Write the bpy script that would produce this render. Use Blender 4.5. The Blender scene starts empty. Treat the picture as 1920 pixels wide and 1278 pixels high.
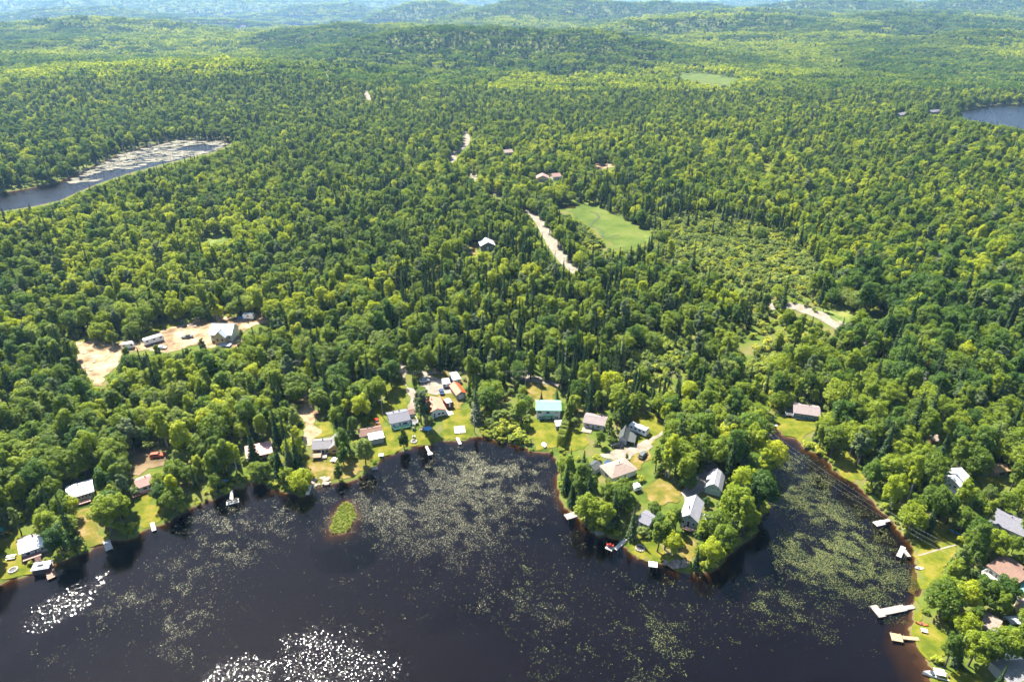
import bpy, bmesh, math, random
import numpy as np
from mathutils import Vector, Matrix
from mathutils.geometry import delaunay_2d_cdt

random.seed(7)
rng = np.random.default_rng(7)
R = math.radians
scene = bpy.context.scene
C = scene.collection

# ------------------------------------------------------------------ camera
CAM_H, PITCH, FOC = 150.0, R(27.0), 1280.0          # metres, radians, focal length in photo pixels
cam_d = bpy.data.cameras.new('camera'); cam_d.lens = 24.0; cam_d.sensor_width = 36.0
cam_d.clip_start = 1.0; cam_d.clip_end = 60000.0
cam = bpy.data.objects.new('camera', cam_d); C.objects.link(cam)
cam.location = (0, 0, CAM_H); cam.rotation_euler = (math.pi/2 - PITCH, 0, 0)
scene.camera = cam

# ------------------------------------------------------------------ sky, sun, exposure
SUN_AZ, SUN_EL = R(-37.0), R(56.0)                   # azimuth from +Y towards +X
world = bpy.data.worlds.new('World'); scene.world = world; world.use_nodes = True
wn = world.node_tree; wn.nodes.clear()
sky = wn.nodes.new('ShaderNodeTexSky'); sky.sky_type = 'NISHITA'; sky.sun_disc = False
sky.sun_elevation = SUN_EL; sky.sun_rotation = SUN_AZ; sky.altitude = 300; sky.dust_density = 1.0; sky.ozone_density = 1.0
bg = wn.nodes.new('ShaderNodeBackground'); bg.inputs['Strength'].default_value = 0.064
wo = wn.nodes.new('ShaderNodeOutputWorld')
wn.links.new(sky.outputs[0], bg.inputs[0]); wn.links.new(bg.outputs[0], wo.inputs[0])
sun_d = bpy.data.lights.new('sun', 'SUN'); sun_d.energy = 5.0; sun_d.angle = R(0.53); sun_d.color = (1.0, 0.94, 0.82)
sun = bpy.data.objects.new('sun', sun_d); C.objects.link(sun)
sdir = Vector((math.sin(SUN_AZ)*math.cos(SUN_EL), math.cos(SUN_AZ)*math.cos(SUN_EL), math.sin(SUN_EL)))
sun.rotation_euler = sdir.to_track_quat('Z', 'Y').to_euler(); sun.location = (0, 0, 400)
scene.view_settings.view_transform = 'Standard'; scene.view_settings.look = 'None'
HAZE = 0.000068
scene.view_settings.exposure = 1.92; scene.view_settings.gamma = 1.0; scene.view_settings.use_curve_mapping = False
cy = scene.cycles
cy.max_bounces = 6; cy.diffuse_bounces = 3; cy.glossy_bounces = 2; cy.transmission_bounces = 3
cy.transparent_max_bounces = 6; cy.volume_bounces = 0; cy.caustics_reflective = False; cy.caustics_refractive = False
cy.use_denoising = True; cy.use_adaptive_sampling = True; cy.adaptive_threshold = 0.03
cy.sample_clamp_indirect = 4.0

# ------------------------------------------------------------------ survey: photo point <-> place on the ground
cp, sp = math.cos(PITCH), math.sin(PITCH)
def ray(px, py):
    u = (px-960.0)/FOC; v = (py-639.0)/FOC
    return np.array([u, cp - v*sp, -(sp + v*cp)])
def gz(px, py, z=0.0):
    d = ray(px, py); t = (z-CAM_H)/d[2]
    return (d[0]*t, d[1]*t)
def proj(x, y, z):
    dz = np.asarray(z) - CAM_H
    depth = y*cp - dz*sp
    depth = np.where(depth < 1, 1, depth)
    u = x/depth; v = (-(dz*cp) - y*sp)/depth
    return 960 + FOC*u, 639 + FOC*v

def vnoise(x, y, s, seed=0):
    x = np.asarray(x, float)/s + seed*17.31; y = np.asarray(y, float)/s - seed*9.73
    xi = np.floor(x).astype(np.int64); yi = np.floor(y).astype(np.int64)
    fx = x-xi; fy = y-yi; fx = fx*fx*(3-2*fx); fy = fy*fy*(3-2*fy)
    def h(a, b):
        n = (a*374761393 + b*668265263 + seed*1442695) & 0x7fffffff
        n = ((n ^ (n >> 13))*1274126177) & 0x7fffffff
        return ((n ^ (n >> 16)) & 0xffff)/65535.0
    return (h(xi,yi)*(1-fx)+h(xi+1,yi)*fx)*(1-fy) + (h(xi,yi+1)*(1-fx)+h(xi+1,yi+1)*fx)*fy
def fbm(x, y, s, seed=0, o=3):
    r = 0; a = 1; t = 0
    for k in range(o):
        r = r + a*vnoise(x, y, s, seed+k); t += a; a *= 0.5; s *= 0.5
    return r/t
def sstep(a, b, x):
    t = np.clip((np.asarray(x, float)-a)/(b-a), 0, 1); return t*t*(3-2*t)
def inside(poly, x, y):
    x = np.asarray(x, float); y = np.asarray(y, float); r = np.zeros(x.shape, bool)
    n = len(poly)
    for i in range(n):
        x0, y0 = poly[i]; x1, y1 = poly[(i+1) % n]
        if y0 == y1: continue
        c = ((y0 > y) != (y1 > y)) & (x < (x1-x0)*(y-y0)/(y1-y0)+x0)
        r ^= c
    return r
def pdist(poly, x, y):
    """signed distance: negative inside the polygon"""
    x = np.asarray(x, float); y = np.asarray(y, float); best = np.full(x.shape, 1e18)
    n = len(poly)
    for i in range(n):
        x0, y0 = poly[i]; x1, y1 = poly[(i+1) % n]
        dx, dy = x1-x0, y1-y0; L = dx*dx+dy*dy+1e-9
        t = np.clip(((x-x0)*dx+(y-y0)*dy)/L, 0, 1)
        best = np.minimum(best, (x-x0-t*dx)**2+(y-y0-t*dy)**2)
    d = np.sqrt(best)
    return np.where(inside(poly, x, y), -d, d)
def rough(pts, amp, n=3, seed=1, closed=True):
    """subdivide an outline and wobble it"""
    rr = random.Random(seed); p = [tuple(q) for q in pts]
    for k in range(n):
        q = []
        m = len(p) if closed else len(p)-1
        for i in range(m):
            a = p[i]; b = p[(i+1) % len(p)]
            L = math.hypot(b[0]-a[0], b[1]-a[1])
            q.append(a)
            if L > 2.5 and L < 400:
                w = min(amp, L*0.22)
                q.append(((a[0]+b[0])/2 + rr.uniform(-w, w), (a[1]+b[1])/2 + rr.uniform(-w, w)))
        if not closed: q.append(p[-1])
        p = q; amp *= 0.55
    return p

# ------------------------------------------------------------------ shore lines
SHORE_PX = [(-60,1130),(0,1098),(28,1083),(62,1076),(100,1060),(150,1040),(180,1023),(215,1012),(255,1007),(270,994),(300,987),(330,967),(360,952),(400,937),(440,917),
 (480,908),(505,915),(540,927),(565,932),(590,915),(620,908),(660,903),(690,885),(710,868),(730,854),(760,848),(800,834),(830,828),(880,823),(900,819),(920,823),(950,828),
 (980,840),(1010,849),(1040,858),(1052,868),(1050,885),(1045,905),(1048,930),(1060,952),(1075,968),(1092,987),(1110,999),(1135,1005),(1160,1012),(1175,1029),(1195,1047),
 (1230,1056),(1265,1069),(1300,1075),(1335,1072),(1360,1052),(1390,1022),(1420,992),(1440,960),(1448,920),(1450,880),(1440,840),(1430,810),(1418,780),(1428,777),(1452,800),(1472,820),
 (1500,828),(1530,850),(1560,880),(1600,905),(1630,935),(1655,962),(1680,985),(1700,1010),(1712,1040),(1720,1060),(1722,1090),(1718,1120),(1712,1150),(1706,1180),
 (1722,1210),(1738,1240),(1745,1278),(1765,1400)]
LAKE = [gz(*p) for p in SHORE_PX]
LAKE = rough(LAKE, 1.6, 2, 3, closed=False)
LAKE += [(95, 60), (180, -120), (180, -400), (-400, -400), (-400, 60), (-190, 118)]
ISLAND = rough([gz(*p) for p in [(652,938),(664,958),(660,980),(648,998),(622,1002),(616,990),(626,966),(640,945)]], 2.2, 3, 5)
POND_PX = [(-60,382),(0,362),(60,352),(110,342),(160,318),(220,290),(270,274),(330,263),(390,262),(440,265),(405,284),(350,296),(300,309),(250,322),(190,342),(150,358),(110,377),(50,388),(0,396),(-60,410)]
POND = [gz(*p) for p in POND_PX]
FARLAKE = [gz(*p) for p in [(1775,213),(1820,205),(1860,198),(1930,195),(2050,190),(2140,230),(2040,262),(1930,250),(1870,240),(1820,225)]]
CREEK = [gz(*p) for p in [(1385,648),(1400,632),(1425,626),(1445,606),(1478,594),(1500,586),(1512,592),(1480,608),(1455,626),(1432,644),(1412,668),(1398,690),(1384,680)]]
MEADOW_PX = [(1040,383),(1078,376),(1110,381),(1150,398),(1185,415),(1225,437),(1212,455),(1185,468),(1150,470),(1128,450),(1105,425),(1075,405),(1045,396)]
FARMEADOW_PX = [(1255,141),(1290,131),(1330,132),(1385,140),(1394,150),(1355,158),(1310,150),(1262,147)]
MEADOW = [gz(*p, 1.2) for p in MEADOW_PX]
FARMEADOW = [gz(*p, 1.2) for p in FARMEADOW_PX]
# ------------------------------------------------------------------ relief
HILLS = [(-200,1880,140,150,40),(80,1930,180,150,42),(260,1880,130,150,22),(-390,1830,150,150,16),
 (-480,1290,170,140,24),(-700,1230,170,140,16),(-300,1200,120,110,10),(-1080,1500,260,160,18),
 (-1600,2800,330,220,64),(-2300,2700,300,250,50),(-720,2480,300,150,26),(-1150,2250,260,130,16),(-300,2700,200,160,14),(-1000,3500,400,200,30),
 (-1900,4300,420,260,70),(-730,5200,230,260,106),(-420,4900,180,220,92),(-2900,5200,520,400,110),(-1500,6200,420,350,120),
 (60,4200,240,320,72),(330,4350,280,300,58),(700,4500,300,300,46),(1150,4700,380,320,54),(1700,4600,420,330,52),(2300,4700,420,330,60),(3000,4700,480,400,58),(3700,4600,500,400,64),
 (560,2700,240,200,34),(950,2900,300,180,40),(1400,2700,300,180,34),(1850,3000,320,200,54),(1300,3600,380,220,56),(2250,3700,400,260,66),(700,3500,300,200,46),(1700,2200,260,150,24),(1150,2150,240,140,18),(1500,1750,240,140,20),
 (-3300,7000,900,500,170),(-2300,8200,600,500,150),(-1200,8800,500,400,100),(-4600,8000,900,600,190),(-600,9500,600,400,86),(300,9500,700,400,60),
 (1600,10500,900,500,70),(3600,9500,1300,700,70),(5800,9500,1400,800,80),(-2500,12500,1500,700,120),(1500,13000,2000,700,60),
 (520,560,140,150,9),(700,760,200,180,14),(-480,560,160,140,4)]
def hgt(x, y):
    x = np.asarray(x, float); y = np.asarray(y, float)
    r = np.hypot(x, y)
    h = np.zeros(np.broadcast(x, y).shape)
    for cx, cyy, sx, sy, hh in HILLS:
        h = h + hh*np.exp(-0.5*(((x-cx)/sx)**2+((y-cyy)/sy)**2))
    h = h - 85*sstep(2300, 4600, r)*sstep(0.02, -0.22, x/np.maximum(y, 50)) - 25*sstep(2500, 3600, r)*sstep(-0.1, 0.05, x/np.maximum(y, 50))
    amp = 62*sstep(900, 2800, r) + 20*sstep(2800, 8000, r)
    n = fbm(x, y, 480, 3, 3)*0.75 + fbm(x, y, 190, 9, 2)*0.25
    h = h + amp*np.maximum(n-0.40, -0.25)*1.6 + 3.0*sstep(350, 900, r)*fbm(x, y, 120, 5, 2)
    for poly, lvl, wdt in ((POND, 0.2, 130), (FARLAKE, 0.2, 160), (CREEK, 0.3, 60), (MEADOW, 1.0, 130), (FARMEADOW, 1.0, 200)):
        xs = [p[0] for p in poly]; ys = [p[1] for p in poly]
        m = (x > min(xs)-wdt) & (x < max(xs)+wdt) & (y > min(ys)-wdt) & (y < max(ys)+wdt)
        if m.any():
            d = pdist(poly, x[m], y[m]); w = sstep(0, wdt, d)
            v = lvl*(1-w) + h[m]*w
            if lvl < 0.5: v = np.where(d < 0, np.maximum(-0.25*(-d), -1.6), v + 0.08*np.minimum(d, 4))
            h[m] = v
    m = r < 620
    if m.any():
        xm, ym = x[m], y[m]
        d = pdist(LAKE, xm, ym)
        isl = pdist(ISLAND, xm, ym)
        land = 0.22 + 2.0*(1-np.exp(-np.maximum(d, 0)/22)) + 0.25*fbm(xm, ym, 18, 2, 2)*sstep(4, 20, d)
        sl = 0.38+0.4*sstep(0.35, 0.6, fbm(xm, ym, 26, 8, 2)); bd = gz(1690,1225); sl = sl*(1-0.8*np.exp(-((xm-bd[0])**2+(ym-bd[1])**2)/200.0)); bed = -sl*np.minimum(-np.minimum(d, 0), 9) - 0.06*np.clip(-d-6, 0, 30) - 0.03
        shallow = np.exp(-((xm-gz(640,1050)[0])**2+(ym-gz(640,1050)[1])**2)/90.0)*1.1
        bed = np.minimum(bed + shallow, -0.12*np.minimum(1, -np.minimum(d, 0)) )
        bed = np.where(isl < 0, 0.15+0.1*np.minimum(-isl, 3), np.where(isl < 6, np.maximum(bed, -0.35*isl), bed))
        w = sstep(12, 160, d)
        h[m] = np.where(d > 0, land + h[m]*w, bed)
    return h
def G(px, py, lift=0.0):
    """where the line of sight through a photo point meets the ground"""
    d = ray(px, py)
    if d[2] > -1e-4: d[2] = -1e-4
    ts = np.geomspace(90, 16000, 700)
    X = d[0]*ts; Y = d[1]*ts; Z = CAM_H + d[2]*ts
    below = Z < hgt(X, Y)
    i = int(np.argmax(below)) if below.any() else len(ts)-1
    a, b = ts[max(i-1, 0)], ts[i]
    tt = np.linspace(a, b, 24); X = d[0]*tt; Y = d[1]*tt; Z = CAM_H+d[2]*tt
    below = Z < hgt(X, Y); i = int(np.argmax(below)) if below.any() else 23
    x, y = float(X[i]), float(Y[i])
    return Vector((x, y, float(hgt(np.array([x]), np.array([y]))[0]) + lift))
def W(px, py, z=0.0):
    q = gz(px, py, z); return Vector((q[0], q[1], z))

# ------------------------------------------------------------------ materials
MATS = {}
def nmat(name):
    m = bpy.data.materials.new(name); m.use_nodes = True; nt = m.node_tree; nt.nodes.clear(); MATS[name] = m
    out = nt.nodes.new('ShaderNodeOutputMaterial')
    return m, nt, out
def nd(nt, t, **kw):
    n = nt.nodes.new(t)
    for k, v in kw.items():
        if k.startswith('i_'): n.inputs[k[2:].replace('_', ' ')].default_value = v
        else: setattr(n, k, v)
    return n
def ramp(nt, fac, stops):
    r = nt.nodes.new('ShaderNodeValToRGB'); e = r.color_ramp.elements
    while len(e) < len(stops): e.new(0.5)
    for el, (p, c) in zip(e, stops): el.position = p; el.color = (*c, 1)
    nt.links.new(fac, r.inputs[0]); return r.outputs[0]
def surf(name, stops, scale=0.5, rough_=0.85, bump=0.0, bscale=4.0, detail=4.0, spec=0.3, metal=0.0, coords='pos', stretch=(1,1,1)):
    """a mottled surface: two or three colours over world-size noise"""
    m, nt, out = nmat(name)
    p = nd(nt, 'ShaderNodeBsdfPrincipled'); p.inputs['Roughness'].default_value = rough_; p.inputs['Specular IOR Level'].default_value = spec; p.inputs['Metallic'].default_value = metal
    if coords == 'pos': co = nd(nt, 'ShaderNodeNewGeometry').outputs['Position']
    else: co = nd(nt, 'ShaderNodeTexCoord').outputs['Object']
    if stretch != (1,1,1):
        mp = nd(nt, 'ShaderNodeMapping'); mp.inputs['Scale'].default_value = stretch; nt.links.new(co, mp.inputs[0]); co = mp.outputs[0]
    n = nd(nt, 'ShaderNodeTexNoise'); n.inputs['Scale'].default_value = scale; n.inputs['Detail'].default_value = detail; n.inputs['Roughness'].default_value = 0.65
    nt.links.new(co, n.inputs['Vector'])
    k = len(stops)
    lo, hi = (0.36, 0.64) if coords == 'pos' else (0.3, 0.7); st = [(lo+(hi-lo)*i/max(k-1,1), c) for i, c in enumerate(stops)]
    nt.links.new(ramp(nt, n.outputs[0], st), p.inputs['Base Color'])
    if bump:
        n2 = nd(nt, 'ShaderNodeTexNoise'); n2.inputs['Scale'].default_value = bscale; n2.inputs['Detail'].default_value = 3
        nt.links.new(co, n2.inputs['Vector'])
        b = nd(nt, 'ShaderNodeBump'); b.inputs['Strength'].default_value = 1.0; b.inputs['Distance'].default_value = bump
        nt.links.new(n2.outputs[0], b.inputs['Height']); nt.links.new(b.outputs[0], p.inputs['Normal'])
    nt.links.new(p.outputs[0], out.inputs[0])
    return m
def paint(name, c, v=0.12, rough_=0.6, spec=0.4, scale=1.2, metal=0.0, coords='obj'):
    a = tuple(x*(1-v) for x in c); b = tuple(min(1, x*(1+v)) for x in c)
    return surf(name, (a, c, b), scale, rough_, 0, 1, 4.0, spec, metal, coords)
def foliage(name, dark, mid, bright, trans=0.5, gloss=0.012, patch=90.0):
    """leaves: colour differs from tree to tree and from stand to stand; light passes through them"""
    m, nt, out = nmat(name)
    oi = nd(nt, 'ShaderNodeObjectInfo')
    n = nd(nt, 'ShaderNodeTexNoise'); n.inputs['Scale'].default_value = 1.0/patch; n.inputs['Detail'].default_value = 2
    nt.links.new(oi.outputs['Location'], n.inputs['Vector'])
    a = nd(nt, 'ShaderNodeMath', operation='MULTIPLY_ADD'); a.inputs[1].default_value = 0.80; 
    nt.links.new(oi.outputs['Random'], a.inputs[0])
    s = nd(nt, 'ShaderNodeMath', operation='MULTIPLY_ADD'); s.inputs[1].default_value = 1.1; s.inputs[2].default_value = -0.45
    nt.links.new(n.outputs[0], s.inputs[0]); nt.links.new(s.outputs[0], a.inputs[2])
    n2 = nd(nt, 'ShaderNodeTexNoise'); n2.inputs['Scale'].default_value = 0.8; n2.inputs['Detail'].default_value = 2
    nt.links.new(nd(nt, 'ShaderNodeNewGeometry').outputs['Position'], n2.inputs['Vector'])
    a2 = nd(nt, 'ShaderNodeMath', operation='MULTIPLY_ADD'); a2.inputs[1].default_value = 0.8
    nt.links.new(n2.outputs[0], a2.inputs[0]); 
    a3 = nd(nt, 'ShaderNodeMath', operation='SUBTRACT'); a3.inputs[1].default_value = 0.40
    nt.links.new(a.outputs[0], a3.inputs[0]); nt.links.new(a3.outputs[0], a2.inputs[2])
    col = ramp(nt, a2.outputs[0], [(0.0, dark), (0.5, mid), (1.0, bright)])
    d = nd(nt, 'ShaderNodeBsdfDiffuse'); t = nd(nt, 'ShaderNodeBsdfTranslucent'); g = nd(nt, 'ShaderNodeBsdfGlossy'); g.inputs['Roughness'].default_value = 0.5
    tm = nd(nt, 'ShaderNodeMix', data_type='RGBA', blend_type='MULTIPLY'); tm.inputs['Factor'].default_value = 1.0
    tm.inputs[7].default_value = (1.25, 1.2, 0.45, 1)
    nt.links.new(col, tm.inputs[6]); nt.links.new(tm.outputs[2], t.inputs[0]); nt.links.new(col, d.inputs[0])
    mx = nd(nt, 'ShaderNodeMixShader'); mx.inputs[0].default_value = trans
    nt.links.new(d.outputs[0], mx.inputs[1]); nt.links.new(t.outputs[0], mx.inputs[2])
    m2 = nd(nt, 'ShaderNodeMixShader'); m2.inputs[0].default_value = gloss
    nt.links.new(mx.outputs[0], m2.inputs[1]); nt.links.new(g.outputs[0], m2.inputs[2])
    nt.links.new(m2.outputs[0], out.inputs[0])
    return m
foliage('leaf_green', (0.080,0.140,0.012), (0.172,0.242,0.017), (0.270,0.330,0.020), trans=0.55)
foliage('leaf_yellow', (0.190,0.265,0.014), (0.310,0.375,0.016), (0.420,0.455,0.020), trans=0.60)
foliage('leaf_dark', (0.045,0.105,0.013), (0.088,0.165,0.017), (0.150,0.230,0.022), trans=0.55)
foliage('leaf_olive', (0.095,0.145,0.030), (0.155,0.215,0.042), (0.230,0.280,0.056))
foliage('needle', (0.016,0.040,0.013), (0.032,0.066,0.018), (0.060,0.100,0.024), trans=0.25)
foliage('needle_pine', (0.069,0.105,0.042), (0.105,0.147,0.057), (0.158,0.195,0.072), trans=0.3)
foliage('needle_dead', (0.085,0.070,0.062), (0.12,0.098,0.085), (0.15,0.125,0.11), trans=0.15, gloss=0.0)
foliage('needle_rust', (0.10,0.035,0.015), (0.15,0.05,0.02), (0.2,0.07,0.03), trans=0.2, gloss=0.0)
foliage('shrub', (0.175,0.239,0.024), (0.288,0.339,0.032), (0.411,0.418,0.042), trans=0.5)
foliage('reed', (0.165,0.225,0.030), (0.255,0.300,0.033), (0.345,0.360,0.060), trans=0.5)
surf('bark', ((0.07,0.055,0.045),(0.12,0.10,0.085)), 2.0, 0.9, 0, coords='obj')
surf('bark_pale', ((0.25,0.23,0.20),(0.45,0.43,0.40)), 2.0, 0.9, 0, coords='obj')
surf('lawn', ((0.056,0.079,0.006),(0.104,0.115,0.009),(0.169,0.141,0.025)), 0.22, 0.95, 0.10, 1.6, 12.0, 0.1)
surf('lawn_dry', ((0.074,0.086,0.011),(0.136,0.113,0.023),(0.214,0.153,0.068)), 0.22, 0.95, 0.10, 1.6, 12.0, 0.1)
surf('gravel', ((0.156,0.130,0.099),(0.208,0.182,0.145),(0.249,0.223,0.187)), 0.30, 0.95, 0.03, 6, 6.0, 0.1)
surf('gravel_grey', ((0.186,0.166,0.153),(0.252,0.225,0.206)), 0.30, 0.95, 0.03, 6, 6.0, 0.1)
surf('sand', ((0.10,0.065,0.035),(0.26,0.18,0.105),(0.40,0.30,0.195)), 0.16, 0.95, 0.4, 0.5, 12.0, 0.1)
surf('dirt', ((0.090,0.062,0.034),(0.146,0.102,0.056),(0.191,0.141,0.086)), 0.15, 0.95, 0.08, 2.0, 8.0, 0.1)
surf('meadow_grass', ((0.048,0.077,0.011),(0.074,0.106,0.017),(0.106,0.125,0.026)), 0.05, 0.95, 0.25, 0.5, 10.0, 0.1)
surf('marsh_grass', ((0.060,0.095,0.018),(0.105,0.145,0.028),(0.17,0.175,0.05)), 0.12, 0.95, 0.2, 0.6, 12.0, 0.1)
surf('rock', ((0.196,0.151,0.124),(0.287,0.226,0.189),(0.362,0.302,0.257)), 0.5, 0.9, 0.1, 1.5, 8.0, 0.2)
# forest floor and lake bed
def make_ground_mat():
    m, nt, out = nmat('ground')
    p = nd(nt, 'ShaderNodeBsdfPrincipled'); p.inputs['Roughness'].default_value = 0.95; p.inputs['Specular IOR Level'].default_value = 0.05
    geo = nd(nt, 'ShaderNodeNewGeometry')
    n = nd(nt, 'ShaderNodeTexNoise'); n.inputs['Scale'].default_value = 0.12; n.inputs['Detail'].default_value = 8
    nt.links.new(geo.outputs['Position'], n.inputs['Vector'])
    land = ramp(nt, n.outputs[0], [(0.34, (0.045,0.070,0.012)), (0.48, (0.085,0.115,0.018)), (0.60, (0.110,0.110,0.034)), (0.72, (0.15,0.125,0.055))])
    n2 = nd(nt, 'ShaderNodeTexNoise'); n2.inputs['Scale'].default_value = 0.25; n2.inputs['Detail'].default_value = 6
    nt.links.new(geo.outputs['Position'], n2.inputs['Vector'])
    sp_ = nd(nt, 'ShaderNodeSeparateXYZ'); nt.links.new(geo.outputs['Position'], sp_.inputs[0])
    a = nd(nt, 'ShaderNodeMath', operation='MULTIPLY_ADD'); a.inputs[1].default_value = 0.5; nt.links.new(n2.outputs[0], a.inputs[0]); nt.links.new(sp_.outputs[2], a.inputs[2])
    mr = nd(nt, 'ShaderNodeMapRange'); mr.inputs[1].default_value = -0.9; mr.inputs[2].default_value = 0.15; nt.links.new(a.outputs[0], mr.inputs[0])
    bed = ramp(nt, mr.outputs[0], [(0.0, (0.007,0.008,0.019)), (0.35, (0.020,0.015,0.013)), (0.6, (0.036,0.025,0.014)), (0.8, (0.042,0.029,0.014)), (1.0, (0.12,0.088,0.045))])  # sand to mud; bluish deep end paints in light scattered by the water
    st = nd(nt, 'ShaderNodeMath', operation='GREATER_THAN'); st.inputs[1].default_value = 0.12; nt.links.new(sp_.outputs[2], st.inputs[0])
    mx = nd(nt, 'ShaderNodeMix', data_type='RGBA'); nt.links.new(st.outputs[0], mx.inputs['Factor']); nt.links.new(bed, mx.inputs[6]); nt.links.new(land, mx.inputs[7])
    nt.links.new(mx.outputs[2], p.inputs['Base Color']); nt.links.new(p.outputs[0], out.inputs[0])
make_ground_mat()
def make_water_mat(name, ripple=0.03, patches=True):
    m, nt, out = nmat(name)
    geo = nd(nt, 'ShaderNodeNewGeometry')
    pos = geo.outputs['Position']
    vo = nd(nt, 'ShaderNodeTexVoronoi'); vo.inputs['Scale'].default_value = 9.0; vo.inputs['Randomness'].default_value = 1.0
    nt.links.new(pos, vo.inputs['Vector'])
    sub = nd(nt, 'ShaderNodeVectorMath', operation='SUBTRACT'); sub.inputs[1].default_value = (0.5, 0.5, 0.5); nt.links.new(vo.outputs['Color'], sub.inputs[0])
    mul = nd(nt, 'ShaderNodeVectorMath', operation='MULTIPLY'); mul.inputs[1].default_value = (1, 1, 0); nt.links.new(sub.outputs[0], mul.inputs[0])
    tilt = nd(nt, 'ShaderNodeVectorMath', operation='SCALE'); nt.links.new(mul.outputs[0], tilt.inputs[0])
    vo2 = nd(nt, 'ShaderNodeTexVoronoi'); vo2.inputs['Scale'].default_value = 3.4; nt.links.new(pos, vo2.inputs['Vector'])
    sub2 = nd(nt, 'ShaderNodeVectorMath', operation='SUBTRACT'); sub2.inputs[1].default_value = (0.5, 0.5, 0.5); nt.links.new(vo2.outputs['Color'], sub2.inputs[0])
    mul2 = nd(nt, 'ShaderNodeVectorMath', operation='MULTIPLY'); mul2.inputs[1].default_value = (0.8, 0.8, 0); nt.links.new(sub2.outputs[0], mul2.inputs[0])
    sm = nd(nt, 'ShaderNodeVectorMath', operation='ADD'); nt.links.new(mul.outputs[0], sm.inputs[0]); nt.links.new(mul2.outputs[0], sm.inputs[1])
    nt.links.new(sm.outputs[0], tilt.inputs[0])
    upv = nd(nt, 'ShaderNodeVectorMath', operation='ADD'); upv.inputs[1].default_value = (0, 0, 1); nt.links.new(tilt.outputs[0], upv.inputs[0])
    nrm = nd(nt, 'ShaderNodeVectorMath', operation='NORMALIZE'); nt.links.new(upv.outputs[0], nrm.inputs[0])
    rough_in = None
    if patches:
        # wind-ruffled lanes on the lake: soft ellipses with broken edges
        wob = nd(nt, 'ShaderNodeTexNoise'); wob.inputs['Scale'].default_value = 0.16; wob.inputs['Detail'].default_value = 8
        nt.links.new(pos, wob.inputs['Vector'])
        tot = None
        for (cx, cyy, ax, bx, ang, amt) in PATCHES:
            mp = nd(nt, 'ShaderNodeMapping', vector_type='TEXTURE')
            mp.inputs['Location'].default_value = (cx, cyy, 0); mp.inputs['Rotation'].default_value = (0, 0, ang); mp.inputs['Scale'].default_value = (ax, bx, 1000)
            nt.links.new(pos, mp.inputs[0])
            ln = nd(nt, 'ShaderNodeVectorMath', operation='LENGTH'); nt.links.new(mp.outputs[0], ln.inputs[0])
            ad = nd(nt, 'ShaderNodeMath', operation='MULTIPLY_ADD'); ad.inputs[1].default_value = 1.6; nt.links.new(wob.outputs[0], ad.inputs[0]); nt.links.new(ln.outputs['Value'], ad.inputs[2])
            mr = nd(nt, 'ShaderNodeMapRange', interpolation_type='SMOOTHSTEP'); mr.inputs[1].default_value = 2.0; mr.inputs[2].default_value = 0.6; mr.inputs[3].default_value = 0; mr.inputs[4].default_value = amt
            nt.links.new(ad.outputs[0], mr.inputs[0])
            if tot is None: tot = mr.outputs[0]
            else:
                mxx = nd(nt, 'ShaderNodeMath', operation='MAXIMUM'); nt.links.new(tot, mxx.inputs[0]); nt.links.new(mr.outputs[0], mxx.inputs[1]); tot = mxx.outputs[0]
        dd = nd(nt, 'ShaderNodeMath', operation='MULTIPLY_ADD'); dd.inputs[1].default_value = 0.40; dd.inputs[2].default_value = ripple
        nt.links.new(tot, dd.inputs[0]); nt.links.new(dd.outputs[0], tilt.inputs['Scale'])
        rg = nd(nt, 'ShaderNodeMath', operation='MULTIPLY_ADD'); rg.inputs[1].default_value = 0.06; rg.inputs[2].default_value = 0.03; nt.links.new(tot, rg.inputs[0]); rough_in = rg.outputs[0]
    else:
        tilt.inputs['Scale'].default_value = ripple
    tr = nd(nt, 'ShaderNodeBsdfTransparent'); tr.inputs[0].default_value = (0.62, 0.50, 0.40, 1)
    gl = nd(nt, 'ShaderNodeBsdfGlossy'); gl.inputs['Roughness'].default_value = 0.03
    fr = nd(nt, 'ShaderNodeFresnel'); fr.inputs['IOR'].default_value = 1.33
    nt.links.new(nrm.outputs[0], gl.inputs['Normal'])
    if rough_in: nt.links.new(rough_in, gl.inputs['Roughness'])
    mx = nd(nt, 'ShaderNodeMixShader'); nt.links.new(fr.outputs[0], mx.inputs[0]); nt.links.new(tr.outputs[0], mx.inputs[1]); nt.links.new(gl.outputs[0], mx.inputs[2])
    nt.links.new(mx.outputs[0], out.inputs[0])
def pe(px, py): return gz(px, py)
def patch_between(p0, p1, width, amt):
    a = gz(*p0); b = gz(*p1)
    return ((a[0]+b[0])/2, (a[1]+b[1])/2, math.hypot(b[0]-a[0], b[1]-a[1])/2, width, math.atan2(b[1]-a[1], b[0]-a[0]), amt)
PATCHES = [patch_between((0,1215),(225,1060), 9, 1.0), patch_between((400,1330),(490,1225), 11, 0.9), patch_between((720,1330),(540,1170), 13, 1.0), patch_between((600,1350),(800,1190), 20, 0.55)]
make_water_mat('lake_water')
make_water_mat('pond_water', 0.30, False)

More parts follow.
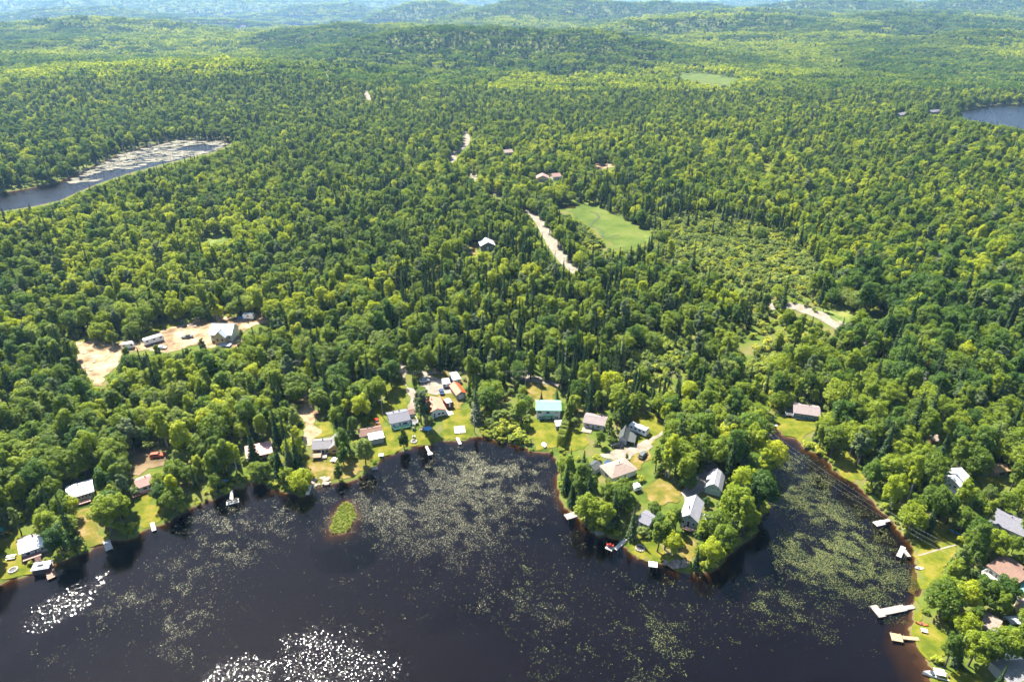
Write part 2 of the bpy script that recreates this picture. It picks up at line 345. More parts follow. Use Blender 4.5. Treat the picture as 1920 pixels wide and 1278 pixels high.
# roofs, walls, other paints
def corr(name, c, rough_=0.75, spec=0.2, v=0.12):
    """ribbed sheet-metal roofing"""
    m = paint(name, c, v, rough_, spec, 0.8)
    nt = m.node_tree; p = [n for n in nt.nodes if n.type == 'BSDF_PRINCIPLED'][0]
    tc = nd(nt, 'ShaderNodeTexCoord'); w = nd(nt, 'ShaderNodeTexWave'); w.inputs['Scale'].default_value = 1.1; w.inputs['Distortion'].default_value = 0.0
    nt.links.new(tc.outputs['Object'], w.inputs['Vector'])
    b = nd(nt, 'ShaderNodeBump'); b.inputs['Distance'].default_value = 0.03; b.inputs['Strength'].default_value = 0.6
    nt.links.new(w.outputs[0], b.inputs['Height']); nt.links.new(b.outputs[0], p.inputs['Normal'])
    return m
def shingle(name, c): return surf(name, tuple(tuple(x*k for x in c) for k in (0.72, 1.0, 1.22)), 2.2, 0.9, 0.02, 9, 8.0, 0.2, 0, 'obj', (1, 1, 3))
shingle('shingle_grey', (0.170,0.164,0.176)); shingle('shingle_dark', (0.065,0.073,0.073)); shingle('shingle_brown', (0.170,0.107,0.085)); shingle('shingle_mauve', (0.205,0.170,0.170))
shingle('shingle_tan', (0.238,0.187,0.159)); shingle('shingle_slate', (0.146,0.146,0.172)); shingle('shingle_pink', (0.261,0.164,0.148)); shingle('shingle_pale', (0.205,0.205,0.221)); shingle('shingle_wood', (0.258,0.172,0.095))
corr('metal_white', (0.671,0.671,0.679)); corr('metal_red_sheen', (0.50,0.29,0.27)); corr('metal_orange', (0.533,0.065,0.017)); corr('metal_coral', (0.516,0.189,0.129)); corr('metal_green', (0.163,0.361,0.258)); corr('metal_teal', (0.138,0.310,0.284)); corr('metal_bluegrey', (0.344,0.378,0.430)); corr('metal_lilac', (0.258,0.258,0.292))  # the pale tone of the red roof is sun sheen put into its colour
for n_, c_ in dict(wall_white=(0.619,0.619,0.602), wall_cream=(0.533,0.473,0.361), wall_yellow=(0.473,0.284,0.069), wall_blue=(0.025,0.10,0.21), wall_bluegrey=(0.275,0.361,0.404), wall_mint=(0.361,0.456,0.430), wall_grey=(0.310,0.310,0.310), wall_tan=(0.430,0.361,0.275), wall_ply=(0.533,0.378,0.215), wall_maroon=(0.112,0.026,0.026), wall_wood=(0.224,0.138,0.077), wall_lilac=(0.430,0.404,0.447), wall_darkgrey=(0.112,0.116,0.125), concrete=(0.310,0.303,0.296),
    trim_white=(0.688,0.688,0.679), trim_dark=(0.043,0.043,0.043), trim_pink=(0.241,0.120,0.101), trim_teal=(0.043,0.189,0.146), trim_green=(0.052,0.224,0.138), plank_grey=(0.241,0.217,0.198), plank_new=(0.318,0.231,0.135), plank_brown=(0.163,0.082,0.053), plank_white=(0.458,0.439,0.408), deck_tan=(0.250,0.202,0.144), pole_wood=(0.258,0.215,0.172),
    plastic_white=(0.688,0.688,0.688), plastic_blue=(0.026,0.146,0.387), plastic_sky=(0.086,0.301,0.533), plastic_yellow=(0.602,0.447,0.026), plastic_red=(0.499,0.034,0.017), plastic_orange=(0.473,0.129,0.052), plastic_green=(0.026,0.310,0.120), plastic_teal=(0.017,0.258,0.215), fabric_grey=(0.310,0.318,0.344), stone=(0.316,0.282,0.261), ash=(0.026,0.026,0.026), rubber=(0.017,0.017,0.017), wire=(0.430,0.430,0.430), steel=(0.430,0.430,0.447), logwood=(0.206,0.146,0.103)).items():
    paint(n_, c_)
for n_, c_ in dict(car_red=(0.50,0.03,0.015), car_rust=(0.42,0.075,0.03), car_black=(0.012,0.013,0.016), car_navy=(0.03,0.06,0.14), car_grey=(0.10,0.11,0.12), car_white=(0.75,0.75,0.76), car_silver=(0.45,0.46,0.48), hull_white=(0.78,0.79,0.80)).items():
    paint(n_, c_, 0.03, 0.25, 0.6)
def make_glass():
    m, nt, out = nmat('glass'); p = nd(nt, 'ShaderNodeBsdfPrincipled'); p.inputs['Base Color'].default_value = (0.02,0.025,0.03,1); p.inputs['Roughness'].default_value = 0.08
    n = nd(nt, 'ShaderNodeTexNoise'); n.inputs['Scale'].default_value = 0.7; nt.links.new(nd(nt, 'ShaderNodeTexCoord').outputs['Object'], n.inputs['Vector'])
    nt.links.new(ramp(nt, n.outputs[0], [(0.3,(0.012,0.014,0.018)),(0.7,(0.045,0.052,0.06))]), p.inputs['Base Color'])
    nt.links.new(p.outputs[0], out.inputs[0])
make_glass()
surf('pad', ((0.07,0.078,0.035),(0.125,0.125,0.065),(0.22,0.21,0.15)), 0.8, 0.6, 0, 1, 3.0, 0.3)  # pale tones paint in the sun sheen on the western pads
surf('pad_green', ((0.045,0.062,0.014),(0.078,0.095,0.022),(0.12,0.13,0.04)), 0.35, 0.5, 0, 1, 3.0, 0.35)
surf('algae', ((0.075,0.11,0.022),(0.12,0.16,0.03)), 0.4, 0.8, 0.05, 3, 5.0, 0.2)
surf('bog', ((0.08,0.075,0.05),(0.15,0.14,0.10),(0.24,0.22,0.18)), 0.09, 0.9, 0.1, 0.6, 8.0, 0.2)

# ------------------------------------------------------------------ mesh helpers
class MB:
    def __init__(s): s.v = []; s.f = []
    def quadbox(s, pts8):
        b = len(s.v); s.v += [tuple(p) for p in pts8]
        s.f += [(b,b+3,b+2,b+1),(b+4,b+5,b+6,b+7),(b,b+1,b+5,b+4),(b+1,b+2,b+6,b+5),(b+2,b+3,b+7,b+6),(b+3,b,b+4,b+7)]
        return s
    def box(s, x0, x1, y0, y1, z0, z1):
        return s.quadbox([(x0,y0,z0),(x1,y0,z0),(x1,y1,z0),(x0,y1,z0),(x0,y0,z1),(x1,y0,z1),(x1,y1,z1),(x0,y1,z1)])
    def bar(s, a, b, w=0.1, h=0.1):
        a = Vector(a); b = Vector(b); d = (b-a).normalized()
        up = Vector((0,0,1)) if abs(d.z) < 0.95 else Vector((1,0,0))
        sx = d.cross(up).normalized()*(w/2); sz = sx.cross(d).normalized()*(h/2)
        return s.quadbox([a-sx-sz, a+sx-sz, b+sx-sz, b-sx-sz, a-sx+sz, a+sx+sz, b+sx+sz, b-sx+sz])
    def cyl(s, a, b, r0, r1=None, n=8, cap=True):
        a = Vector(a); b = Vector(b); r1 = r0 if r1 is None else r1
        d = (b-a).normalized(); up = Vector((0,0,1)) if abs(d.z) < 0.95 else Vector((1,0,0))
        e = d.cross(up).normalized(); g = e.cross(d).normalized(); k = len(s.v)
        for (c, r) in ((a, r0), (b, r1)):
            for i in range(n):
                t = 2*math.pi*i/n; s.v.append(tuple(c + e*(r*math.cos(t)) + g*(r*math.sin(t))))
        for i in range(n): s.f.append((k+i, k+n+i, k+n+(i+1)%n, k+(i+1)%n))
        if cap: s.f.append(tuple(range(k, k+n))); s.f.append(tuple(range(k+2*n-1, k+n-1, -1)))
        return s
    def poly(s, pts): 
        k = len(s.v); s.v += [tuple(p) for p in pts]; s.f.append(tuple(range(k, k+len(pts)))); return s
    def prism(s, pts, axis, a, b, taper=None):
        """extrude a 2-D outline along local x ('x': outline is y,z), y ('y': outline is x,z) or z"""
        k = len(s.v); n = len(pts)
        for j, t in enumerate((a, b)):
            for (p, q) in pts:
                s.v.append((t,p,q) if axis == 'x' else (p,t,q) if axis == 'y' else (p,q,t))
        s.f.append(tuple(range(k, k+n))); s.f.append(tuple(range(k+2*n-1, k+n-1, -1)))
        for i in range(n): s.f.append((k+i, k+n+i, k+n+(i+1)%n, k+(i+1)%n))
        return s
    def mesh(s, name, mat):
        me = bpy.data.meshes.new(name); me.from_pydata(s.v, [], s.f)
        bm = bmesh.new(); bm.from_mesh(me); bmesh.ops.recalc_face_normals(bm, faces=bm.faces); bm.to_mesh(me); bm.free()
        me.materials.append(MATS[mat]); return me
    def build(s, name, mat, parent=None):
        o = bpy.data.objects.new(name, s.mesh(name, mat)); C.objects.link(o); o.parent = parent; return o
def link(name, me, parent=None):
    o = bpy.data.objects.new(name, me); C.objects.link(o); o.parent = parent; return o
def tag(o, label=None, cat=None, group=None, kind=None):
    if label: o['label'] = label
    if cat: o['category'] = cat
    if group: o['group'] = group
    if kind: o['kind'] = kind
    return o
def thing(name, loc, rz, label, cat, group=None):
    o = bpy.data.objects.new(name, None); C.objects.link(o); o.empty_display_size = 0.5
    o.location = loc; o.rotation_euler = (0, 0, rz); return tag(o, label, cat, group)
def mesh_np(name, co, faces_flat, counts, mats):
    me = bpy.data.meshes.new(name)
    me.vertices.add(len(co)); me.vertices.foreach_set('co', np.asarray(co, np.float32).ravel())
    me.loops.add(len(faces_flat)); me.loops.foreach_set('vertex_index', np.asarray(faces_flat, np.int32))
    starts = np.concatenate(([0], np.cumsum(counts)[:-1])).astype(np.int32)
    me.polygons.add(len(counts)); me.polygons.foreach_set('loop_start', starts)
    me.update(calc_edges=True); me.validate()
    for m in mats: me.materials.append(MATS[m])
    return me

# ------------------------------------------------------------------ ground sheet
def build_ground():
    th = np.linspace(R(-62), R(62), 470)
    rr = np.concatenate((np.array([-1.0]), np.geomspace(62, 620, 260)[:-1], np.geomspace(620, 17000, 250)))
    rr[0] = 10
    T, Q = np.meshgrid(th, rr)
    X = np.sin(T)*Q; Y = np.cos(T)*Q; Z = hgt(X.ravel(), Y.ravel()).reshape(X.shape)
    co = np.stack((X, Y, Z), -1).reshape(-1, 3)
    n, m = X.shape; i = np.arange(n-1)[:, None]*m + np.arange(m-1)[None, :]
    f = np.stack((i, i+1, i+m+1, i+m), -1).reshape(-1, 4)
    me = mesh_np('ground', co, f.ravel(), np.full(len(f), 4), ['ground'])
    me.polygons.foreach_set('use_smooth', np.ones(len(f), bool))
    tag(link('ground', me), kind='structure'); print('ground z', Z.min(), Z.max())
build_ground()
def sheet(name, poly, mat, lift=0.1, step=3.0, z=None, kind='structure', follow=True):
    """a sheet of ground cover laid over the relief"""
    xs = [p[0] for p in poly]; ys = [p[1] for p in poly]
    pts = [Vector((p[0], p[1])) for p in poly]; n = len(pts); edges = [(i, (i+1) % n) for i in range(n)]
    if follow:
        gx, gy = np.meshgrid(np.arange(min(xs), max(xs), step), np.arange(min(ys), max(ys), step)); gx = gx.ravel(); gy = gy.ravel()
        d = pdist(poly, gx, gy); k = d < -step*0.3
        pts = pts + [Vector((a, b)) for a, b in zip(gx[k], gy[k])]
    v, e, f, *_ = delaunay_2d_cdt(pts, edges, [], 1, 1e-4)
    co = np.array([(p.x, p.y) for p in v])
    zz = hgt(co[:,0], co[:,1]) + lift if z is None else np.full(len(co), z)
    me = bpy.data.meshes.new(name); me.from_pydata([(a, b, c) for (a, b), c in zip(co, zz)], [], [tuple(q) for q in f])
    if len(me.polygons) and sum(p.normal.z for p in me.polygons) < 0: me.flip_normals()
    me.materials.append(MATS[mat]); me.polygons.foreach_set('use_smooth', np.ones(len(me.polygons), bool))
    o = link(name, me); return tag(o, kind=kind) if kind else o
def grow(poly, k):
    cx = sum(p[0] for p in poly)/len(poly); cyy = sum(p[1] for p in poly)/len(poly)
    return [(cx+(p[0]-cx)*k, cyy+(p[1]-cyy)*k) for p in poly]
# water: level sheets reaching a little under the banks
sheet('lake', [(-420,-420),(200,-420),(215,100),(330,330),(210,420),(60,330),(-150,330),(-330,250),(-420,200)], 'lake_water', z=0.0, follow=False)
sheet('pond', grow(POND, 1.06), 'pond_water', z=0.0, follow=False)
sheet('far_lake', grow(FARLAKE, 1.08), 'pond_water', z=0.0, follow=False)
sheet('creek', grow(CREEK, 1.1), 'pond_water', z=0.02, follow=False)

# ------------------------------------------------------------------ which ground must stay open to the sky (trees keep clear of it)
MW, MH = 1100, 760                                   # half-size plan with a margin of 70 / 60
clear = np.zeros((MH, MW), bool)
gy_, gx_ = np.mgrid[0:MH, 0:MW]
def mark(arr, poly_px, val=True):
    p = [((a/2)+70, (b/2)+60) for a, b in poly_px]
    xs = [q[0] for q in p]; ys = [q[1] for q in p]
    x0, x1 = max(0, int(min(xs))-1), min(MW, int(max(xs))+2); y0, y1 = max(0, int(min(ys))-1), min(MH, int(max(ys))+2)
    if x1 <= x0 or y1 <= y0: return
    m = inside(p, gx_[y0:y1, x0:x1]+0.01, gy_[y0:y1, x0:x1]+0.01)
    sub = arr[y0:y1, x0:x1]; sub[m] = val
def look(arr, px, py):
    i = np.clip((np.asarray(py)/2+60).astype(int), 0, MH-1); j = np.clip((np.asarray(px)/2+70).astype(int), 0, MW-1)
    return arr[i, j]
def hull(pts):
    pts = sorted(set((round(a,1), round(b,1)) for a, b in pts))
    def half(ps):
        h = []
        for p in ps:
            while len(h) >= 2 and (h[-1][0]-h[-2][0])*(p[1]-h[-2][1])-(h[-1][1]-h[-2][1])*(p[0]-h[-2][0]) <= 0: h.pop()
            h.append(p)
        return h
    a = half(pts); b = half(pts[::-1]); return a[:-1]+b[:-1]
FOOT = []                                            # footprints on the ground: (x, y, radius)
def keep_view(world_pts, shrink=0.92):
    q = []
    for w in world_pts:
        a, b = proj(w[0], w[1], w[2]); q.append((float(a), float(b)))
    mark(clear, grow(hull(q), shrink))

# ------------------------------------------------------------------ open ground
def pxpoly(pp, amp=1.2, seed=1, n=2):
    return rough([tuple(G(*p)[:2]) for p in pp], amp, n, seed)
OPEN = [
 ('lawn','lawn',[(-10,1000),(40,1000),(36,1030),(46,1058),(62,1066),(58,1074),(25,1081),(-10,1085)]),
 ('lawn','lawn_dry',[(138,968),(172,955),(180,985),(184,1003),(200,1013),(165,1023),(150,1005)]),
 ('lawn','lawn',[(250,937),(285,927),(306,955),(298,976),(272,988),(256,962)]),
 ('dirt_yard','dirt',[(236,846),(270,838),(310,850),(305,872),(262,890),(240,880)]),
 ('lawn','lawn',[(588,792),(628,786),(626,815),(590,822)]),
 ('sandy_driveway','sand',[(562,738),(578,742),(588,768),(598,782),(592,800),(582,832),(568,830),(574,800),(562,780)]),
 ('lawn','lawn_dry',[(575,857),(640,852),(665,858),(690,860),(694,880),(652,895),(612,905),(588,895),(575,880)]),
 ('lawn','lawn',[(686,775),(718,768),(722,800),(782,806),(800,795),(826,822),(795,834),(740,850),(706,862),(690,858),(700,830)]),
 ('lawn','lawn',[(722,720),(760,714),(768,735),(770,762),(726,770)]),
 ('gravel_driveway','gravel',[(745,672),(758,670),(766,700),(774,728),(782,745),(785,768),(766,768),(762,735),(756,705)]),
 ('lawn','lawn',[(824,782),(850,768),(882,768),(886,790),(880,818),(842,826),(826,812)]),
 ('gravel_yard','gravel',[(788,704),(812,706),(838,712),(848,722),(846,738),(824,742),(800,730),(788,722)]),
 ('lawn','lawn_dry',[(820,742),(862,738),(866,765),(846,772),(828,752)]),
 ('lawn','lawn_dry',[(835,692),(846,694),(850,708),(838,712),(826,706)]),
 ('lawn','lawn_dry',[(990,718),(1042,724),(1034,752),(1006,757),(992,740)]),
 ('lawn','lawn',[(994,786),(1052,786),(1052,826),(1034,838),(1006,842),(994,822)]),
 ('lawn','lawn',[(1066,802),(1094,800),(1104,830),(1092,842),(1064,846)]),
 ('lawn','lawn',[(1196,778),(1245,782),(1246,800),(1228,822),(1198,834),(1186,826)]),
 ('gravel_driveway','gravel',[(1238,810),(1242,816),(1222,838),(1196,852),(1170,866),(1140,858),(1128,850),(1150,846),(1190,836),(1216,824)]),
 ('lawn','lawn_dry',[(1180,862),(1215,844),(1222,862),(1200,880),(1186,876)]),
 ('lawn','lawn_dry',[(1206,918),(1236,894),(1252,884),(1264,900),(1276,925),(1268,942),(1242,946),(1216,934)]),
 ('gravel_driveway','gravel_grey',[(1312,888),(1336,868),(1348,880),(1326,905),(1310,926),(1296,944),(1286,938)]),
 ('lawn','lawn_dry',[(1272,1012),(1300,1006),(1306,1028),(1296,1050),(1284,1056),(1276,1038)]),
 ('lawn','lawn',[(1176,1022),(1200,1000),(1224,1010),(1250,1040),(1236,1052),(1196,1044)]),
 ('lawn','lawn',[(1442,752),(1458,768),(1472,782),(1530,788),(1526,806),(1506,826),(1472,816),(1452,797)]),
 ('lawn','lawn',[(1562,850),(1586,842),(1604,872),(1618,896),(1600,902),(1574,884)]),
 ('lawn','lawn',[(1832,896),(1866,890),(1886,904),(1884,924),(1850,926)]),
 ('lawn','lawn',[(1728,1004),(1756,992),(1790,982),(1796,1004),(1790,1040),(1766,1066),(1744,1100),(1728,1140),(1724,1164),(1748,1166),(1776,1188),(1768,1222),(1742,1230),(1718,1196),(1712,1170),(1722,1120),(1726,1060)]),
 ('lawn','lawn',[(1752,1262),(1796,1252),(1842,1268),(1866,1300),(1762,1310)]),
 ('sandy_clearing','sand',[(140,644),(180,640),(216,648),(226,666),(212,690),(192,720),(176,720),(162,698),(146,676)]),
 ('sandy_clearing','sand',[(214,644),(262,634),(300,620),(345,612),(392,598),(440,596),(506,594),(496,606),(452,622),(440,650),(392,652),(372,646),(340,654),(318,660),(296,658),(262,656),(226,662)]),
 ('lawn','lawn',[(262,634),(296,606),(334,598),(330,612),(296,622),(272,640)]),
 ('lawn','lawn_dry',[(878,462),(898,458),(898,476),(880,480)]),
 ('marsh','marsh_grass',[(1540,582),(1562,570),(1594,572),(1602,594),(1572,604),(1558,596)]),
 ('lawn','lawn',[(1628,574),(1650,572),(1662,590),(1640,596)]),
 ('lawn','lawn',[(1431,303),(1445,301),(1446,318),(1434,323)]),
 ('dirt_yard','sand',[(1112,309),(1145,305),(1152,314),(1120,317)]),
 ('far_village_patch','gravel_grey',[(434,52),(458,47),(460,53),(438,58)]),  # pale sheet in place of a distant village
 ('marsh','marsh_grass',[(368,448),(420,432),(438,444),(396,458)]),
]
for i, (nm, mt, pp) in enumerate(OPEN):
    sheet(nm, pxpoly(grow(pp, 1.07), 3.0, i, 3), mt, 0.10 + 0.012*(i % 7))
    mark(clear, pp)
sheet('meadow', rough(grow(MEADOW, 1.06), 4, 2, 4), 'meadow_grass', 0.12, 8.0); mark(clear, grow(MEADOW_PX, 0.97))
sheet('meadow', rough(grow(FARMEADOW, 1.1), 8, 2, 4), 'meadow_grass', 0.3, 20.0); mark(clear, grow(FARMEADOW_PX, 0.95))
mark(clear, POND_PX); mark(clear, [(1795,216),(1850,203),(1930,198),(2000,200),(2000,250),(1930,243),(1870,233),(1820,224)])
for pp in ([(1388,645),(1404,632),(1418,636),(1404,664),(1390,680)],): mark(clear, pp)
def stream(name, pp, width, z=None, lift=0.22):
    p = [G(*q) for q in pp]; L = []; Rr = []
    for i, a in enumerate(p):
        d = (p[min(i+1, len(p)-1)]-p[max(i-1, 0)]); d.z = 0; d.normalize(); nrm = Vector((-d.y, d.x, 0)); w = width*random.uniform(.3, .6)
        L.append((a.x+nrm.x*w, a.y+nrm.y*w)); Rr.append((a.x-nrm.x*w, a.y-nrm.y*w))
    sheet(name, L+Rr[::-1], 'pond_water' if width > 6 else 'ash', lift, 5.0)
stream('stream', [(1105,396),(1118,400),(1124,408),(1112,416),(1108,424),(1122,428),(1132,436),(1128,444),(1140,446),(1160,440)], 1.0)
sheet('meadow_pool', pxpoly([(1044,386),(1062,382),(1080,384),(1076,392),(1058,392)], 2, 3), 'pond_water', 0.2, 6.0)
sheet('marsh', rough([gz(*p, 1.2) for p in [(1215,424),(1330,405),(1505,452),(1545,500),(1530,552),(1440,545),(1330,518),(1228,480)]], 6, 2, 8), 'marsh_grass', 0.12, 8.0)
# roads
def road(name, pp, width, mat, lift=0.16, show=()):
    p = [G(*q) for q in pp]; L = []; Rr = []
    # smooth the line
    for _ in range(2):
        q = [p[0]]
        for a, b in zip(p[:-1], p[1:]): q += [a.lerp(b, 0.25), a.lerp(b, 0.75)]
        q.append(p[-1]); p = q
    for i, a in enumerate(p):
        d = (p[min(i+1, len(p)-1)]-p[max(i-1, 0)]); d.z = 0; d.normalize(); nrm = Vector((-d.y, d.x, 0))
        w = width*(0.5+0.04*random.uniform(-1, 1))
        L.append(a+nrm*w); Rr.append(a-nrm*w)
    poly = [(a.x, a.y) for a in L]+[(a.x, a.y) for a in Rr[::-1]]
    sheet(name, poly, mat, lift, 5.0)
    for s in show: mark(clear, grow(s, 1.3))
road('gravel_road', [(1110,530),(1068,498),(1040,462),(1022,430),(1008,405),(984,390),(950,372),(925,358),(900,340),(880,325),(862,310),(846,298),(852,285),(872,272),(874,258),(868,246),(850,236),(800,222),(740,205),(700,190),(690,182),(683,172)], 9.0, 'gravel',
     show=([(1012,412),(1026,432),(1044,462),(1066,490),(1064,499),(1040,476),(1018,448),(1008,425)], [(868,247),(878,258),(876,272),(858,290),(846,299),(850,288),(866,274)], [(922,358),(938,368),(934,374),(922,366)], [(684,165),(694,186),(682,184)], [(984,388),(1002,400),(1000,408),(984,396)], [(882,324),(892,330),(890,338),(880,332)]))
road('gravel_road', [(1760,730),(1735,700),(1700,672),(1650,655),(1610,632),(1565,605),(1526,586),(1490,572),(1440,575)], 9.0, 'gravel',
     show=([(1492,570),(1565,602),(1556,610),(1490,580)], [(1645,653),(1660,655),(1658,662),(1646,660)], [(1736,696),(1748,700),(1744,712),(1734,708)]))
road('gravel_lane', [(1110,740),(1080,728),(1040,718),(1010,712),(985,708),(940,700),(880,695),(830,692),(790,700)], 5.0, 'gravel',
     show=([(986,706),(1040,715),(1040,724),(986,714)],))
road('footpath', [(1722,1042),(1745,1035),(1768,1028),(1792,1022)], 0.55, 'gravel', 0.24)
# ================================================================== buildings
def frame_from(A, B):
    a = G(*A); b = G(*B); d = b-a; L = math.hypot(d.x, d.y); rz = math.atan2(d.y, d.x)
    return a, L, rz, min(a.z, b.z)
def to_world(loc, rz, p):
    c, s = math.cos(rz), math.sin(rz); return (loc[0]+c*p[0]-s*p[1], loc[1]+s*p[0]+c*p[1], loc[2]+p[2])
def add_window(parent, face, a, b, z0, z1, L, D, frame='trim_white', name='window', pane='glass'):
    """a framed opening on a wall: face f(ront) b(ack) l(eft) r(ight)"""
    def bx(a, b, z0, z1, o0, o1):
        if face == 'f': return MB().box(a, b, -o1, -o0, z0, z1)
        if face == 'b': return MB().box(a, b, D+o0, D+o1, z0, z1)
        if face == 'l': return MB().box(-o1, -o0, a, b, z0, z1)
        return MB().box(L+o0, L+o1, a, b, z0, z1)
    w = bx(a, b, z0, z1, 0.003, 0.06).build(name, frame, parent)
    e = 0.10 if b-a > 0.6 else 0.07
    bx(a+e, b-e, z0+e, z1-e, 0.063, 0.075).build('pane', pane, w)
    return w
def roof_profile(kind, w, rise, over):
    """roof outline across its span: list of (across, up) from one eave to the other"""
    if kind == 'gambrel': return [(-over, -0.15), (w*0.20, rise*0.62), (w*0.5, rise), (w*0.80, rise*0.62), (w+over, -0.15)]
    if kind == 'shed': return [(-over, -over*rise/w), (w+over, rise+over*rise/w)]
    k = rise/(w/2); return [(-over, -over*k), (w/2, rise), (w+over, -over*k)]
def add_roof(parent, axis, x0, x1, y0, y1, z, kind, rise, mats, over=0.45, thick=0.16, wallmat=None, name='roof'):
    """ridge runs along local axis ('x' or 'y'); returns the slope parts. Gable ends are closed in the wall colour."""
    w = (y1-y0) if axis == 'x' else (x1-x0)
    prof = roof_profile(kind, w, rise, over); out = []
    e0, e1 = (x0-over, x1+over) if axis == 'x' else (y0-over, y1+over)
    off = y0 if axis == 'x' else x0
    top = MB() ; k = 0
    half = len(prof)//2
    sides = [prof[:half+1], prof[half:]] if len(prof) > 2 else [prof]
    for si, side in enumerate(sides):
        mb = MB()
        for (a, b) in zip(side[:-1], side[1:]):
            pts = []
            for t in (0.02, 0.02+thick):
                for (p, q) in ((a, e0), (b, e0), (b, e1), (a, e1)):
                    pts.append((q, off+p[0], z+p[1]+t) if axis == 'x' else (off+p[0], q, z+p[1]+t))
            mb.quadbox([pts[i] for i in range(8)])
        m = mats[min(si, len(mats)-1)]
        o = mb.build('roof' if si == 0 or len(sides) == 1 else 'roof_slope', m, parent); out.append(o)
    if kind != 'shed':
        q = max(prof, key=lambda p: p[1]); cap = MB()
        rz_ = z+q[1]+thick+0.02
        if axis == 'x': cap.prism([(off+q[0]-0.22, rz_-0.06), (off+q[0], rz_+0.07), (off+q[0]+0.22, rz_-0.06)], 'x', e0-0.01, e1+0.01)
        else: cap.prism([(off+q[0]-0.22, rz_-0.06), (off+q[0], rz_+0.07), (off+q[0]+0.22, rz_-0.06)], 'y', e0-0.01, e1+0.01)
        cap.build('ridge_cap', mats[0], out[0])
    if wallmat:
        inner = [(p[0], p[1]-0.01) for p in roof_profile(kind, w, rise, 0.0)]
        outline = [(off+a, z+b) for a, b in inner]
        if kind == 'gambrel': outline = [(off, z)]+[(off+a, z+b) for a, b in inner[1:-1]]+[(off+w, z)]
        if kind == 'shed': outline = [(off, z), (off+w, z), (off+w, z+rise-0.02)]
        for e in ((x0+0.003, x0+0.12), (x1-0.12, x1-0.003)) if axis == 'x' else ((y0+0.003, y0+0.12), (y1-0.12, y1-0.003)):
            MB().prism(outline, axis, *e).build('gable', wallmat, parent)
    return out
def add_pipe(parent, x, y, z, h=0.9, r=0.16, mat='trim_dark', cap=True):
    o = MB().cyl((x,y,z-0.8), (x,y,z+h), r).build('chimney', mat, parent)
    if cap: MB().cyl((x,y,z+h+0.03), (x,y,z+h+0.18), r*1.6, r*0.6).build('chimney_cap', mat, o)
def add_deck(parent, x0, x1, y0, y1, z, mat='deck_tan', rail='trim_white', railing=True, name='deck', steps=None):
    d = MB().box(x0, x1, y0, y1, z-0.16, z).build(name, mat, parent)
    n = max(3, int((x1-x0)/0.9))
    for i in range(n):
        a = x0+(x1-x0)*i/n; MB().box(a+0.02, x0+(x1-x0)*(i+1)/n-0.02, y0+0.01, y1-0.01, z+0.003, z+0.03).build('board', mat, d)
    for px in (x0+0.1, x1-0.1):
        for py in (y0+0.1, y1-0.1): MB().box(px-0.07, px+0.07, py-0.07, py+0.07, -0.6, z-0.165).build('post', mat, d)
    if railing:
        r = MB()
        for (a, b) in (((x0,y0),(x1,y0)), ((x0,y0),(x0,y1)), ((x1,y0),(x1,y1))):
            r.bar((a[0],a[1],z+0.95), (b[0],b[1],z+0.95), 0.08, 0.06); r.bar((a[0],a[1],z+0.5), (b[0],b[1],z+0.5), 0.05, 0.04)
            L = math.hypot(b[0]-a[0], b[1]-a[1]); m = max(2, int(L/0.7))
            for i in range(m+1): t = i/m; r.box(a[0]+(b[0]-a[0])*t-0.03, a[0]+(b[0]-a[0])*t+0.03, a[1]+(b[1]-a[1])*t-0.03, a[1]+(b[1]-a[1])*t+0.03, z+0.03, z+0.95)
        r.build('railing', rail, d)
    if steps:
        sx0, sx1 = steps; k = max(2, int(z/0.2)); m = MB()
        for i in range(k): m.box(sx0, sx1, y0-0.3*(i+1), y0-0.3*i-0.005, z-(i+1)*z/k-0.06, z-(i+1)*z/k+0.02)
        m.build('steps', mat, d)
    return d
